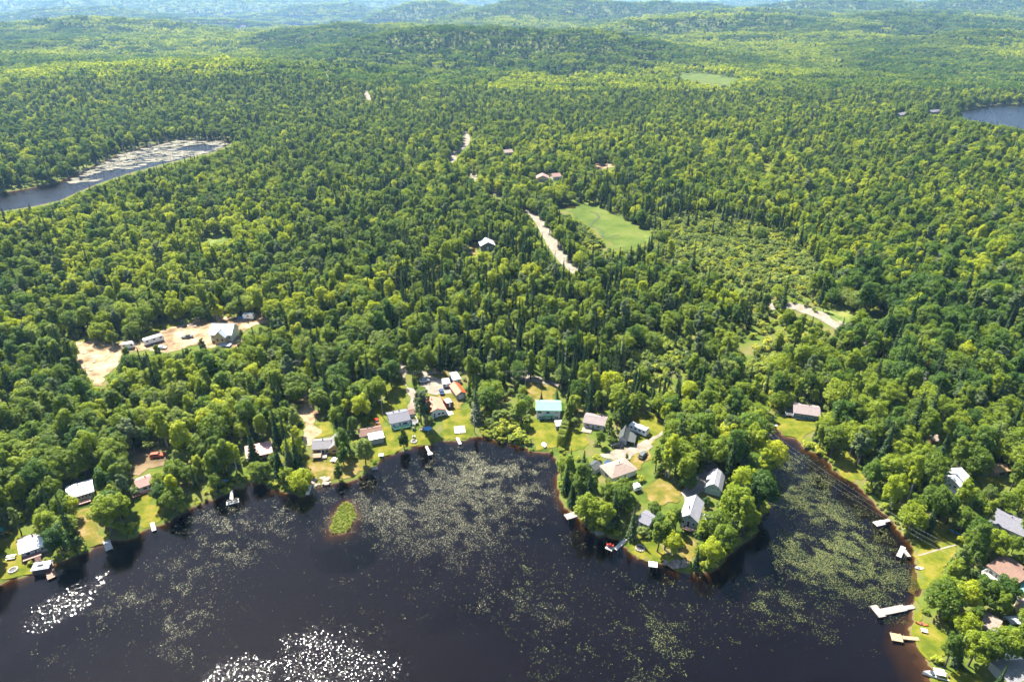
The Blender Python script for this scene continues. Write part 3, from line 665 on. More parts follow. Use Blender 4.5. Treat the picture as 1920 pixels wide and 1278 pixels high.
def house(name, label, A, B, depth, wall_h, roof, rise, wall, roofm, wins=(), doors=(), pipes=(), over=0.45, cat='house', base=0.0, keep=0.9, group=None, trim='trim_white'):
    """roof: 'x' ridge along the front, 'y' gable to the front, 'gambrel_x', 'gambrel_y', 'shed_x', 'hip'"""
    a, L, rz, z = frame_from(A, B)
    o = thing(name, (a.x, a.y, z), rz, label, cat, group)
    D = depth; H = wall_h+base
    if base: MB().box(0.05, L-0.05, 0.05, D-0.05, -0.6, base).build('foundation', 'concrete', o)
    MB().box(0, L, 0, D, base if base else -0.6, H).build('wall', wall, o)
    rm = roofm if isinstance(roofm, tuple) else (roofm,)
    ax = 'y' if roof.endswith('y') else 'x'
    kind = 'gambrel' if roof.startswith('gambrel') else 'shed' if roof.startswith('shed') else 'gable'
    if roof == 'hip':
        ov = over; q = min(L, D)/2; e = H+0.02; t = 0.16
        mb = MB(); base4 = [(-ov,-ov),(L+ov,-ov),(L+ov,D+ov),(-ov,D+ov)]
        r0, r1 = ((q, D/2), (L-q, D/2)) if L >= D else ((L/2, q), (L/2, D-q))
        k = len(mb.v); mb.v = [(p[0],p[1],e) for p in base4]+[(p[0],p[1],e+t) for p in base4]+[(r0[0],r0[1],e+t+rise),(r1[0],r1[1],e+t+rise)]
        mb.f = [(3,2,1,0),(0,1,5,4),(1,2,6,5),(2,3,7,6),(3,0,4,7)]
        mb.f += [(4,5,9,8),(6,7,8,9),(5,6,9),(7,4,8)] if L >= D else [(5,6,9,8),(7,4,8,9),(4,5,8),(6,7,9)]
        rf = mb.build('roof', rm[0], o)
        c = MB().bar((r0[0],r0[1],e+t+rise+0.03), (r1[0],r1[1],e+t+rise+0.03), 0.35, 0.06); c.build('ridge_cap', rm[0], rf)
    else:
        add_roof(o, ax, 0, L, 0, D, H, kind, rise, rm, over, wallmat=wall)
    for w in wins:
        f, u0, u1, z0, z1 = w; S = L if f in 'fb' else D
        add_window(o, f, u0*S, u1*S, base+z0, base+z1, L, D, trim)
    for d in doors:
        f, u0, u1, h, m = d; S = L if f in 'fb' else D
        dd = add_window(o, f, u0*S, u1*S, base+0.05, base+h, L, D, trim, 'door', m)
        hx = (u0+0.8*(u1-u0))*S
        if f == 'f': MB().box(hx-0.05, hx+0.05, -0.13, -0.08, base+1.0, base+1.1).build('handle', 'steel', dd)
    for (u, w, *r) in pipes:
        zz = H + rise*0.6; add_pipe(o, u*L, w*D, zz+0.3, *(r or ()))
    FOOT.append((*to_world((a.x,a.y,z), rz, (L/2, D/2, 0))[:2], 0.5*min(L, D)+0.8))
    FOOT.append((*to_world((a.x,a.y,z), rz, (L*0.2, D/2, 0))[:2], 0.45*min(L, D)+0.8)); FOOT.append((*to_world((a.x,a.y,z), rz, (L*0.8, D/2, 0))[:2], 0.45*min(L, D)+0.8))
    if keep:
        pts = [(p, q, h) for p in (0, L) for q in (0, D) for h in (0.3, H)] + ([(0, D/2, H+rise), (L, D/2, H+rise)] if ax == 'x' else [(L/2, 0, H+rise), (L/2, D, H+rise)])
        keep_view([to_world((a.x, a.y, z), rz, p) for p in pts], keep)
    o['L'] = L; return o, L, D
def wing(o, x0, x1, y0, y1, z1, roof, rise, wall, roofm, over=0.35, zb=-0.6):
    p = MB().box(x0, x1, y0, y1, zb, z1).build('wing', wall, o)
    kind = 'shed' if roof.startswith('shed') else 'gable'
    rm = roofm if isinstance(roofm, tuple) else (roofm,)
    add_roof(o, 'y' if roof.endswith('y') else 'x', x0, x1, y0, y1, z1, kind, rise, rm, over, wallmat=wall)
    return p
def chair_mesh(mat, key='chair'):
    m = MB().box(-.28,.28,-.25,.28,.36,.42); m.quadbox([(-.28,.24,.42),(.28,.24,.42),(.28,.30,.42),(-.28,.30,.42),(-.25,.45,1.0),(.25,.45,1.0),(.25,.51,1.0),(-.25,.51,1.0)])
    return m
def chair(p, rz, mat, label, group=None, s=1.15):
    o = thing('garden_chair', p, rz, label, 'chair', group); o.scale = (s, s, s)
    MB().box(-.30,.30,-.28,.26,.34,.42).build('seat', mat, o)
    MB().quadbox([(-.30,.22,.42),(.30,.22,.42),(.30,.28,.42),(-.30,.28,.42),(-.26,.42,1.05),(.26,.42,1.05),(.26,.48,1.05),(-.26,.48,1.05)]).build('backrest', mat, o)
    for sx in (-1, 1):
        MB().box(sx*.36-.06, sx*.36+.06, -.30, .30, .58, .62).build('armrest', mat, o)
        for sy in (-.25, .22): MB().box(sx*.33-.03, sx*.33+.03, sy-.03, sy+.03, 0, .575).build('leg', mat, o)
    return o
def table(p, rz, L, Wd, h, mat, label, benches=False):
    o = thing('picnic_table' if benches else 'garden_table', p, rz, label, 'table')
    n = 5
    for i in range(n): MB().box(-L/2, L/2, -Wd/2+Wd*i/n+0.01, -Wd/2+Wd*(i+1)/n-0.01, h-.06, h).build('board', mat, o)
    for sx in (-1, 1):
        for sy in (-1, 1): MB().bar((sx*L*.38, sy*Wd*.15, h-.07), (sx*L*.38, sy*Wd*.5, 0), .08, .08).build('leg', mat, o)
    if benches:
        for sy in (-1, 1): MB().box(-L/2, L/2, sy*(Wd/2+.35)-.13, sy*(Wd/2+.35)+.13, .42, .47).build('bench', mat, o)
    return o
def fire_pit(px, py, r, label):
    p = G(px, py, 0.15); o = thing('fire_pit', p, 0, label, 'fire pit')
    n = 11
    for i in range(n):
        a = 6.283*i/n; s = random.uniform(.8, 1.15); c, q = math.cos(a), math.sin(a)
        b = MB().prism([(-.26*s,-.18),(.24*s,-.2),(.28*s,.14),(0,.24*s),(-.25,.16)], 'z', -0.05, .28*s).build('stone', 'stone', o)
        b.location = (r*c, r*q, 0); b.rotation_euler = (0, 0, a+math.pi/2)
    MB().cyl((0,0,0.0), (0,0,.06), r*.78, r*.7, 12).build('ash_bed', 'ash', o); FOOT.append((p.x, p.y, r+.5))
def wheel(parent, x, y, r, w=0.22, rim='steel'):
    t = MB().cyl((x, y-w/2, r), (x, y+w/2, r), r, r, 14).build('wheel', 'rubber', parent)
    sgn = 1 if y > 0 else -1
    MB().cyl((x, y+sgn*(w/2+.004), r), (x, y+sgn*(w/2+.02), r), r*.6, r*.55, 10).build('rim', rim, t)
CARP = {'car': [(-2.15,.38),(-2.22,.80),(-2.0,.93),(-1.55,.97),(-.95,1.42),(.45,1.46),(1.15,1.02),(1.95,.90),(2.2,.72),(2.22,.38)],
        'suv': [(-2.25,.42),(-2.3,1.0),(-2.15,1.12),(-1.95,1.68),(.55,1.72),(1.2,1.15),(2.05,1.02),(2.28,.8),(2.3,.42)],
        'pickup': [(-2.7,.5),(-2.72,1.02),(-.75,1.04),(-.55,1.72),(.75,1.74),(1.25,1.15),(2.4,1.05),(2.65,.85),(2.68,.45)]}
def car(px, py, head, paint_, label, kind='car', cat=None, s=1.0):
    p = G(px, py, 0.16); o = thing({'car':'parked_car','suv':'parked_car','pickup':'pickup_truck'}[kind], p, R(head), label, cat or ('truck' if kind == 'pickup' else 'car')); o.scale = (s,)*3
    pr = CARP[kind]; n = len(pr); mb = MB(); W2 = .90
    for sy in (-1, 1):
        for (x, z) in pr: mb.v.append((x, sy*(W2 if z < 1.08 else W2-.20), z))
    mb.f = [tuple(range(n)), tuple(range(2*n-1, n-1, -1))]+[(i, n+i, n+(i+1) % n, (i+1) % n) for i in range(n)]
    body = mb.build('body', paint_, o)
    # glass: windscreen, rear window, sides
    def slant(a, b, nm, t=.14):
        (x0,z0), (x1,z1) = pr[a], pr[b]; dx, dz = x1-x0, z1-z0; nx, nz = -dz, dx; l = math.hypot(nx, nz); nx, nz = nx/l*.012, nz/l*.012
        if nz < 0: nx, nz = -nx, -nz
        y0 = (W2 if z0 < 1.08 else W2-.20)-.1; y1 = (W2 if z1 < 1.08 else W2-.20)-.1
        q = [(x0+dx*t+nx, -y0, z0+dz*t+nz), (x0+dx*t+nx, y0, z0+dz*t+nz), (x1-dx*t+nx, y1, z1-dz*t+nz), (x1-dx*t+nx, -y1, z1-dz*t+nz)]
        MB().quadbox(q+[(a_[0]+nx, a_[1], a_[2]+nz) for a_ in q]).build(nm, 'glass', o)
    if kind == 'car': slant(5, 6, 'windscreen'); slant(3, 4, 'rear_window'); sx = (-1.2, .75, 1.05, 1.38)
    elif kind == 'suv': slant(4, 5, 'windscreen'); slant(2, 3, 'rear_window'); sx = (-1.85, .8, 1.2, 1.62)
    else: slant(4, 5, 'windscreen'); slant(2, 3, 'rear_window'); sx = (-.55, .9, 1.2, 1.65)
    for sy in (-1, 1):
        a = W2-.03; b = W2-.19
        q = [(sx[0], sy*a, sx[2]), (sx[1], sy*a, sx[2]), (sx[1]-.35, sy*b, sx[3]), (sx[0]+.25, sy*b, sx[3])]
        MB().quadbox(q+[(v[0], v[1]+sy*.03, v[2]) for v in q]).build('side_window', 'glass', o)
        for wx in ((-1.35, 1.35) if kind != 'pickup' else (-1.65, 1.65)): wheel(o, wx, sy*.84, .34)
        x1 = pr[-2][0]; MB().box(x1-.06, x1+.03, sy*.62-.2, sy*.62+.2, .66, .80).build('headlight', 'plastic_white', o)
    if kind == 'pickup': MB().box(-2.6, -.85, -.72, .72, 1.045, 1.06).build('cargo_bed', 'trim_dark', o)
    FOOT.append((p.x, p.y, 2.4)); keep_view([to_world(p, R(head), (a, b, c)) for a in (-2.2, 2.2) for b in (-.9, .9) for c in (.1, 1.4)], 1.0)
    return o
def trailer(A, B, wd, h, label, mat='hull_white', name='camper_trailer', cat='trailer', wins=3, lift=.6, stripe=None):
    a, L, rz, z = frame_from(A, B); o = thing(name, (a.x, a.y, z+.12), rz, label, cat)
    MB().prism([(0,lift),(L-.1,lift),(L,lift+.5),(L-.05,lift+h*.6),(L-.5,lift+h),(.25,lift+h),(0,lift+h-.3)], 'y', 0, wd).build('body', mat, o)
    MB().prism([(.3,lift+h+.003),(L-.6,lift+h+.003),(L-.8,lift+h+.05),(.5,lift+h+.05)], 'y', .12, wd-.12).build('roof_skin', 'plastic_white', o)
    for i in range(wins):
        x = L*(.15+.7*i/max(1, wins-1)) if wins > 1 else L*.5
        w_ = MB().box(x-.45, x+.45, -.04, -.003, lift+h*.5, lift+h*.78).build('window', 'trim_dark', o); MB().box(x-.4, x+.4, -.055, -.043, lift+h*.53, lift+h*.75).build('pane', 'glass', w_)
    MB().box(L*.32, L*.32+.65, -.035, -.003, lift+.1, lift+h*.85).build('door', 'plastic_white', o)
    for x in (L*.25, L*.55, L*.8): MB().box(x-.25, x+.25, wd*.5-.25, wd*.5+.25, lift+h+.055, lift+h+.25).build('roof_vent', 'fabric_grey', o)
    if stripe: MB().box(.2, L-.3, -.02, -.003, lift+.35, lift+.55).build('stripe', stripe, o)
    for y in (.1, wd-.1):
        for x in (L*.42, L*.52): wheel(o, x, y, .34)
    MB().bar((L, wd/2, lift), (L+1.1, wd/2, lift-.1), .12, .1).build('drawbar', 'steel', o)
    FOOT.append((*to_world((a.x,a.y,z), rz, (L/2, wd/2, 0))[:2], wd)); keep_view([to_world((a.x,a.y,z), rz, (p, q, r_)) for p in (0, L) for q in (0, wd) for r_ in (.5, lift+h)], .95)
    return o
def hull_mesh(L, Wd, h, sharp=2.2, both=False, n=11, deck=None):
    mb = MB(); rows = []
    for i in range(n):
        t = i/(n-1); u = abs(2*t-1) if both else max(0, t*1.0)
        w = Wd/2*(1-u**sharp)+.01; k = len(mb.v); x = -L/2+L*t; zz = h*(1+.25*u**2)
        mb.v += [(x, -w, zz), (x, -w*.75, h*.25), (x, 0, 0.0), (x, w*.75, h*.25), (x, w, zz), (x, w*.8, zz-.02), (x, w*.6, h*.45), (x, -w*.6, h*.45), (x, -w*.8, zz-.02)]
        rows.append(k)
    for a, b in zip(rows[:-1], rows[1:]):
        for j in range(9): mb.f.append((a+j, b+j, b+(j+1) % 9, a+(j+1) % 9))
    mb.f.append(tuple(range(rows[0], rows[0]+9))); mb.f.append(tuple(range(rows[-1]+8, rows[-1]-1, -1)))
    return mb
def kayak(p, rz, mat, label, L=3.4, Wd=.85, group=None, name='kayak'):
    o = thing(name, p, rz, label, 'boat' if name != 'kayak' else 'kayak', group)
    hull_mesh(L, Wd, .32, 2.2, True).build('hull', mat, o)
    MB().cyl((-.1,0,.25), (-.1,0,.36), .30, .34, 10).build('cockpit', 'trim_dark', o)
    for s in (-1, 1): MB().box(s*L*.3-.25, s*L*.3+.25, -.12, .12, .30, .37).build('deck_hatch', mat, o)
    return o
def dock(name, label, segs, mat, group=None, z=.5, boards=None, keep=True, cat='dock', rail=False):
    """segs: [(A, B, width)] photo points along the centre line of each stretch"""
    p0 = W(*segs[0][0], z=z); o = thing(name, (p0.x, p0.y, 0), 0, label, cat, group)
    for si, (A, B, wd) in enumerate(segs):
        a = W(*A, z=z)-p0; b = W(*B, z=z)-p0; d = b-a; L = d.length; d.normalize(); s = Vector((-d.y, d.x, 0)); zz = z+.012*si
        n = max(3, int(L/.75))
        fr = MB()
        for k in (-1, 1): fr.bar(tuple(a+s*k*wd*.46+Vector((0,0,zz-.13))), tuple(b+s*k*wd*.46+Vector((0,0,zz-.13))), .10, .20)
        f = fr.build('frame', mat, o)
        for i in range(n):
            c0 = a+d*(L*i/n+.03); c1 = a+d*(L*(i+1)/n-.03); j = random.uniform(-.008, .008)
            q = [c0-s*wd/2, c1-s*wd/2, c1+s*wd/2, c0+s*wd/2]
            MB().quadbox([(v.x, v.y, zz-.03+j) for v in q]+[(v.x, v.y, zz+.02+j) for v in q]).build('board', mat, o)
        for t in (.12, .88):
            for k in (-1, 1):
                c = a+d*L*t+s*k*(wd/2+.06); MB().cyl((c.x, c.y, -1.8), (c.x, c.y, zz+.35), .06, .06, 6).build('post', 'plank_grey', o)
        if keep: keep_view([(p0.x+v.x, p0.y+v.y, zz) for v in (a-s*wd/2, b-s*wd/2, b+s*wd/2, a+s*wd/2)], 1.0)
    return o
def dsurf(px, py, z=.53): return W(px, py, z)

# ---- western shore
h, L, D = house('lake_cottage', 'grey and white roofed cottage by the brown dock at the lower western shore', (44,1048), (90,1032), 7.0, 2.5, 'x', 1.1, 'wall_grey', ('metal_white','shingle_grey'), [('f',.15,.35,.9,1.9),('f',.75,.92,.9,1.9),('l',.3,.6,.9,1.8)], [('f',.5,.62,2.1,'wall_maroon')], [(.55,.7)], over=.5)
add_deck(h, 0, L*.75, -2.2, -.1, .9, 'trim_pink', 'trim_white', False, steps=(L*.45, L*.7))
h, L, D = house('lake_cottage', 'white metal roofed cream cottage half hidden by trees on the western shore', (133,946), (178,932), 7.0, 2.7, 'x', 1.2, 'wall_cream', 'metal_white', [('f',.06+.145*i,.17+.145*i,1.3,2.1) for i in range(6)], [('f',.93,.99,2.1,'glass')], [(.45,.55)])
add_deck(h, .2, L*.85, -2.4, -.1, .7, 'trim_pink', 'trim_dark', True, steps=(.6, 1.6))
h, L, D = house('lake_cottage', 'small pink-roofed cottage with a wraparound deck above its lawn', (262,925), (288,916), 5.5, 2.4, 'x', .8, 'wall_white', 'shingle_pink', [('f',.3,.62,.9,1.8),('f',.7,.9,.9,1.8)], [('l',.3,.5,2.0,'trim_dark')], [(.7,.6,.6)])
add_deck(h, -2.4, L+.2, -1.6, -.1, .5, 'trim_pink', 'wall_maroon', True)
add_deck(h, -2.4, -.1, -.05, 4.5, .5, 'trim_pink', 'wall_maroon', False, name='side_deck')
house('lake_cottage', 'cottage with a red metal roof, sun sheen in its colour, among the spruces', (466,868), (511,857), 7.0, 2.4, 'x', .9, 'wall_maroon', 'metal_red_sheen', [('f',.6,.75,.9,1.8),('r',.3,.6,.9,1.8)], [], [(.3,.6,.7)], keep=.7)
h, L, D = house('lake_cottage', 'yellow cottage with grey roofs and a dark raised deck', (588,852), (620,850), 6.0, 2.5, 'x', 1.2, 'wall_yellow', 'shingle_grey', [('f',.22,.42,.7,1.9),('f',.47,.67,.7,1.9),('f',.72,.92,.7,1.9)], [], [(.55,.55)], over=.4)
wing(h, L+.02, L+3.3, -.6, 6.2, 2.7, 'y', 1.2, 'wall_yellow', 'shingle_grey')
add_window(h, 'f', L+.6, L+2.4, 1.0, 2.0, L, D).location.y = -.6
add_deck(h, -.1, 3.2, -3.6, -.15, 1.3, 'wall_wood', 'trim_dark', True); add_deck(h, 3.3, 5.0, -3.2, -.15, .6, 'plank_grey', 'trim_dark', False, name='lower_deck')
h, L, D = house('lake_cottage', 'brown-roofed cottage with a white porch roof on the lawn', (677,827), (717,820), 4.6, 2.4, 'x', .9, 'wall_white', 'shingle_brown', [('f',.1,.25,.9,1.8)], [], [(.4,.6,.6),(.62,.7,.5)])
wing(h, L*.38, L, -3.2, -.02, 2.2, 'shed_x', .35, 'wall_grey', 'metal_white')
h, L, D = house('lake_cottage', 'long white cottage with dark grey shingle roof and a teal deck', (734,804), (769,797), 7.6, 2.7, 'x', 1.3, 'wall_white', 'shingle_slate', [('f',.08,.2,1.0,1.8),('f',.62,.88,.9,1.9),('l',.25,.45,1.0,1.9)], [('f',.42,.52,2.1,'trim_dark')], [(.3,.72,.8),(.62,.75,.8)])
add_deck(h, .4, L-.2, -1.9, -.1, .7, 'trim_teal', 'trim_teal', True)
add_deck(h, L+.1, L+3.0, -1.0, 3.6, .8, 'trim_dark', 'trim_white', True, name='side_deck')
wing(h, L+.02, L+3.0, 4.0, 7.4, 2.4, 'x', .7, 'wall_white', 'shingle_brown')
h, L, D = house('lake_cottage', 'coral-roofed white cottage behind the tall pine', (804,785), (836,778), 9.0, 2.8, 'y', 1.3, 'wall_white', 'metal_coral', [('f',.52,.7,.9,1.9),('f',.75,.93,.9,1.9),('r',.2,.35,.9,1.9)], [('f',.3,.4,2.1,'glass')], [(.35,.35,.8),(.45,.75,.8)], keep=.6)
add_deck(h, L+.1, L+3.0, -.8, 6.0, .35, 'plank_white', 'trim_white', False)
house('garage', 'narrow garage with a vivid orange metal roof', (857,750), (873,746), 8.0, 2.6, 'y', 1.1, 'wall_grey', ('metal_coral','metal_orange'), [], [('f',.2,.8,2.2,'wall_white')], [], cat='garage', over=.4)
house('garden_shed', 'low white-roofed lean-to behind the orange-roofed garage', (851,721), (864,718), 5.5, 2.2, 'shed_x', .3, 'wall_white', 'metal_white', [('f',.2,.4,1,1.6)], [('f',.6,.85,1.9,'wall_grey')], [], cat='shed', over=.25)
# ---- middle shore
h, L, D = house('lake_cottage', 'two-storey white cottage with a pale green metal roof', (1006,785), (1050,785), 6.8, 4.2, 'x', 1.2, 'wall_white', 'metal_green', [('f',.03,.22,2.6,3.6),('f',.40,.56,2.6,3.6),('f',.76,.94,2.9,3.4),('f',.08,.2,.6,1.3),('f',.22,.32,.6,1.3),('f',.74,.93,.5,1.2)], [('f',.60,.68,2.2,'trim_dark')], [(.1,.7,.5)])
d = add_deck(h, L*.36, L*.70, -1.6, -.1, 2.0, 'trim_green', 'trim_green', True)
m = MB()
for i in range(8): m.box(L*.30-.28*i, L*.30-.28*i+.3, -1.6, -.5, 1.9-.24*i, 1.96-.24*i)
m.build('steps', 'trim_green', d)
house('garden_shed', 'small grey-roofed shed beside the tall clipped hedge', (1043,807), (1055,806), 3.0, 2.0, 'shed_x', .4, 'wall_darkgrey', 'metal_lilac', [('f',.1,.3,.9,1.5)], [('f',.45,.85,1.8,'trim_dark')], [], cat='shed', over=.3)
h, L, D = house('lake_cottage', 'mauve-roofed pale cottage with a tan patio beyond the hedge', (1094,801), (1132,807), 6.4, 2.5, 'x', 1.0, 'wall_lilac', 'shingle_mauve', [('f',.1,.3,.9,1.8),('f',.62,.8,.9,1.8)], [('f',.42,.52,2.0,'trim_dark')], [(.75,.75,.6)])
add_deck(h, -.2, 3.6, -3.4, -.2, .3, 'deck_tan', 'trim_dark', False, name='patio')
h, L, D = house('garage', 'dark-roofed pale garage with open carport beside the camper', (1160,832), (1174,834), 6.4, 2.5, 'y', 1.4, 'wall_lilac', 'shingle_dark', [], [('f',.12,.88,2.2,'wall_grey')], [(.5,.6,.4)], cat='garage')
cp_ = MB().quadbox([(L+.47,-.4,2.10),(L+3.1,-.4,1.75),(L+3.1,6.8,1.75),(L+.47,6.8,2.10),(L+.47,-.4,2.24),(L+3.1,-.4,1.89),(L+3.1,6.8,1.89),(L+.47,6.8,2.24)]).build('carport_roof', 'shingle_dark', h)
for y in (0, 3, 6.3): MB().box(L+2.9, L+3.02, y, y+.12, -.4, 1.75).build('post', 'trim_white', cp_)
house('lake_cottage', 'tan hip-roofed bungalow at the neck of the peninsula', (1147,907), (1192,890), 7.0, 2.6, 'hip', 1.5, 'wall_white', 'shingle_tan', [('f',.2,.35,.9,1.8),('l',.3,.6,.8,1.9)], [('f',.5,.58,2.1,'glass')], [(.4,.55,.3),(.6,.65,.3)], keep=.8)
house('garden_shed', 'small dark-roofed white shed under the peninsula trees', (1115,890), (1127,881), 3.4, 2.2, 'x', .8, 'wall_white', 'shingle_dark', [('f',.55,.8,.9,1.5)], [('f',.15,.4,1.9,'wall_grey')], [], cat='shed', keep=.7)
h, L, D = house('barn_garage', 'mint garage with a white barn-shaped roof on the peninsula', (1321,923), (1350,931), 8.4, 2.3, 'gambrel_y', 2.3, 'wall_mint', 'metal_lilac', [('f',.40,.52,2.5,3.2),('f',.75,.87,2.5,3.2),('f',.12,.24,1.2,1.7)], [('f',.35,.9,2.1,'wall_mint')], [], cat='garage', over=.35, keep=1.15)
h, L, D = house('lake_house', 'blue-grey gabled house on posts at the tip of the peninsula', (1274,988), (1304,998), 9.5, 2.9, 'y', 1.9, 'wall_bluegrey', 'metal_lilac', [('f',.08,.26,.8,2.0),('f',.72,.9,.8,2.0),('f',.42,.58,3.1,3.9),('l',.3,.4,.9,1.9),('r',.3,.45,.9,1.9)], [('f',.4,.6,2.2,'glass')], [(.35,.3,1.2)], base=1.6, keep=.85)
add_deck(h, L*.2, L+.1, -1.8, -.1, 1.6, 'plank_brown', 'plank_grey', True)
wing(h, L+.02, L+2.6, 3.0, 6.5, 2.6, 'x', .8, 'wall_bluegrey', 'metal_white')
h, L, D = house('cabin', 'little slate-roofed white cabin behind the silvery spruce', (1196,986), (1214,994), 5.4, 2.4, 'x', .9, 'wall_white', 'shingle_slate', [('f',.2,.5,.9,1.8)], [('f',.65,.85,2,'trim_dark')], [], cat='cabin', keep=.6)
add_deck(h, .2, L+.8, -2.0, -.3, .4, 'plank_white', 'trim_white', False)
# ---- eastern shore
h, L, D = house('lake_cottage', 'dark blue cottage with a brown shingle roof at the creek mouth', (1487,784), (1534,789), 7.4, 2.8, 'x', 1.2, 'wall_blue', 'shingle_mauve', [('f',.08,.24,1.3,2.1),('f',.27,.40,1.3,2.1),('f',.43,.54,1.3,2.1),('f',.76,.9,1.2,2.2)], [('f',.6,.7,2.1,'plastic_blue')], [(.62,.6,.3),(.5,.9,.6)])
add_deck(h, -3.0, -.1, 0.2, 5.5, .9, 'plank_grey', 'trim_white', True, name='side_deck')
add_window(h, 'f', .6, L*.55, .15, .5, L, D, 'trim_white', 'trim_band', 'trim_white')
h, L, D = house('lake_house', 'white two-storey house with a bright white metal roof and front deck', (1762,915), (1792,928), 8.0, 4.0, 'y', 1.5, 'wall_white', 'metal_white', [('f',.15,.32,2.5,3.4),('f',.42,.58,2.5,3.4),('f',.7,.86,2.5,3.4),('f',.1,.3,.6,1.6)], [('f',.45,.62,2.1,'glass')], [])
add_deck(h, -.3, L+.4, -2.6, -.1, 2.1, 'plank_white', 'trim_white', True)
house('garden_shed', 'open-sided shed with a sunlit shingle roof by the small eastern lawn', (1862,894), (1888,890), 3.6, 2.1, 'x', .7, 'wall_wood', 'shingle_wood', [('f',.1,.25,.8,1.4)], [('f',.35,.85,1.8,'trim_dark')], [], cat='shed')
house('garden_shed', 'tiny tan-roofed shed deep in the eastern wood', (1748,834), (1770,832), 3.2, 2.0, 'x', .6, 'wall_wood', 'shingle_tan', [('f',.15,.3,.8,1.4)], [('f',.5,.75,1.8,'trim_dark')], [], cat='shed', keep=.6)
house('lake_house', 'long slate-grey roofed house at the eastern picture edge', (1850,988), (1914,1016), 8.0, 2.6, 'x', 1.3, 'wall_white', 'shingle_slate', [('f',.1,.2,.9,1.8),('f',.5,.65,.9,1.8)], [('f',.3,.38,2.0,'trim_dark')], [(.5,.6,.4)], keep=.7)
h, L, D = house('lake_house', 'brown-roofed house with a mint gable on the eastern shore', (1848,1074), (1896,1108), 8.6, 2.8, 'x', 1.6, 'wall_mint', 'shingle_brown', [('f',.08,.25,.8,2.0),('f',.5,.7,.8,2.0),('r',.4,.55,1.2,2.0)], [('f',.32,.42,2.1,'glass')], [(.7,.75,.3),(.85,.8,.3)], keep=.85)
wing(h, L+.05, L+3.0, 1.0, 7.0, 1.9, 'shed_y', .2, 'wall_mint', 'metal_teal')
add_deck(h, 0, L*.7, -2.4, -.1, .8, 'plank_white', 'trim_white', True)
h, L, D = house('cabin', 'tan-shingled cabin with a coral deck between eastern trees', (1824,1178), (1860,1196), 5.6, 2.4, 'x', 1.0, 'wall_bluegrey', 'shingle_tan', [('f',.2,.5,.8,1.8),('l',.3,.7,.8,1.8)], [('f',.65,.8,2.0,'trim_dark')], [], cat='cabin', keep=.7)
add_deck(h, -2.2, -.1, 0, 4.0, .4, 'plastic_orange', 'trim_white', False)
house('cabin', 'tan-roofed cabin cut by the picture edge above the white tarpaulin', (1909,1160), (1942,1168), 6.0, 2.5, 'x', 1.0, 'wall_tan', 'shingle_tan', [('f',.3,.5,.9,1.8)], [('f',.6,.7,2.0,'trim_dark')], [], cat='cabin', keep=0)
house('garage', 'pale-roofed outbuilding in the lower eastern corner', (1888,1296), (1946,1290), 6.5, 2.4, 'x', 1.0, 'wall_grey', 'shingle_pale', [('f',.3,.5,.9,1.8)], [('f',.6,.8,2.0,'wall_white')], [], cat='garage', keep=0)
# ---- inland
h, L, D = house('house_under_construction', 'unfinished plywood house with a white roof on the sandy clearing', (397,641), (436,642), 8.5, 3.6, 'x', 3.2, 'wall_white', 'metal_white', [('f',.06,.16,1.2,2.4),('f',.86,.95,1.2,2.4)], [('l',.3,.5,2.2,'trim_dark')], [], base=.8, over=.6)
wing(h, L*.30, L*.80, -2.6, -.02, 4.2, 'y', 2.6, 'wall_ply', 'metal_bluegrey', .5, zb=.3)
for u in (.40, .62): w_ = add_window(h, 'f', L*u, L*u+.9, 1.9, 3.1, L, D, 'wall_wood'); w_.location.y = -2.6
add_deck(h, L*.55, L+1.0, -5.4, -2.65, .9, 'metal_bluegrey', 'trim_white', False, name='porch_slab')
house('forest_house', 'slate-blue gabled house alone in the forest by the road', (902,471), (928,469), 9.0, 3.0, 'y', 2.2, 'wall_darkgrey', 'metal_bluegrey', [('f',.15,.35,.9,2.0),('f',.65,.85,.9,2.0)], [('f',.42,.56,2.1,'trim_white')], [], base=.5)
house('forest_house', 'pink-roofed house nearer the road at the far forest edge', (1006,341), (1029,341), 10.0, 3.0, 'y', 2.4, 'wall_tan', 'shingle_pink', [('f',.2,.4,.9,2.0),('f',.6,.8,.9,2.0)], [('f',.45,.55,2.1,'trim_dark')], [])
house('forest_house', 'smaller pink-roofed house right of the far forest house', (1037,338), (1052,337), 8.0, 3.0, 'x', 2.0, 'wall_white', 'shingle_pink', [('f',.2,.4,.9,2.0)], [('f',.6,.75,2.1,'trim_dark')], [])
house('forest_house', 'tan roof just showing in the trees beyond the bending road', (945,292), (962,291), 9.0, 3.0, 'x', 2.0, 'wall_tan', 'shingle_tan', [('f',.3,.5,.9,2.0)], [('f',.6,.7,2.1,'trim_dark')], [], keep=.7)
house('far_cottage', 'distant white cottage on the shore of the far lake', (1746,214), (1764,213), 8.0, 3.0, 'x', 2.0, 'wall_grey', 'shingle_slate', [('f',.3,.5,.9,2.0)], [('f',.6,.7,2.1,'trim_dark')], [])
house('far_cottage', 'distant blue-grey cottage in the trees before the far lake', (1688,219), (1700,218), 8.0, 3.0, 'x', 2.0, 'wall_bluegrey', 'shingle_grey', [('f',.3,.5,.9,2.0)], [('f',.6,.7,2.1,'trim_dark')], [])

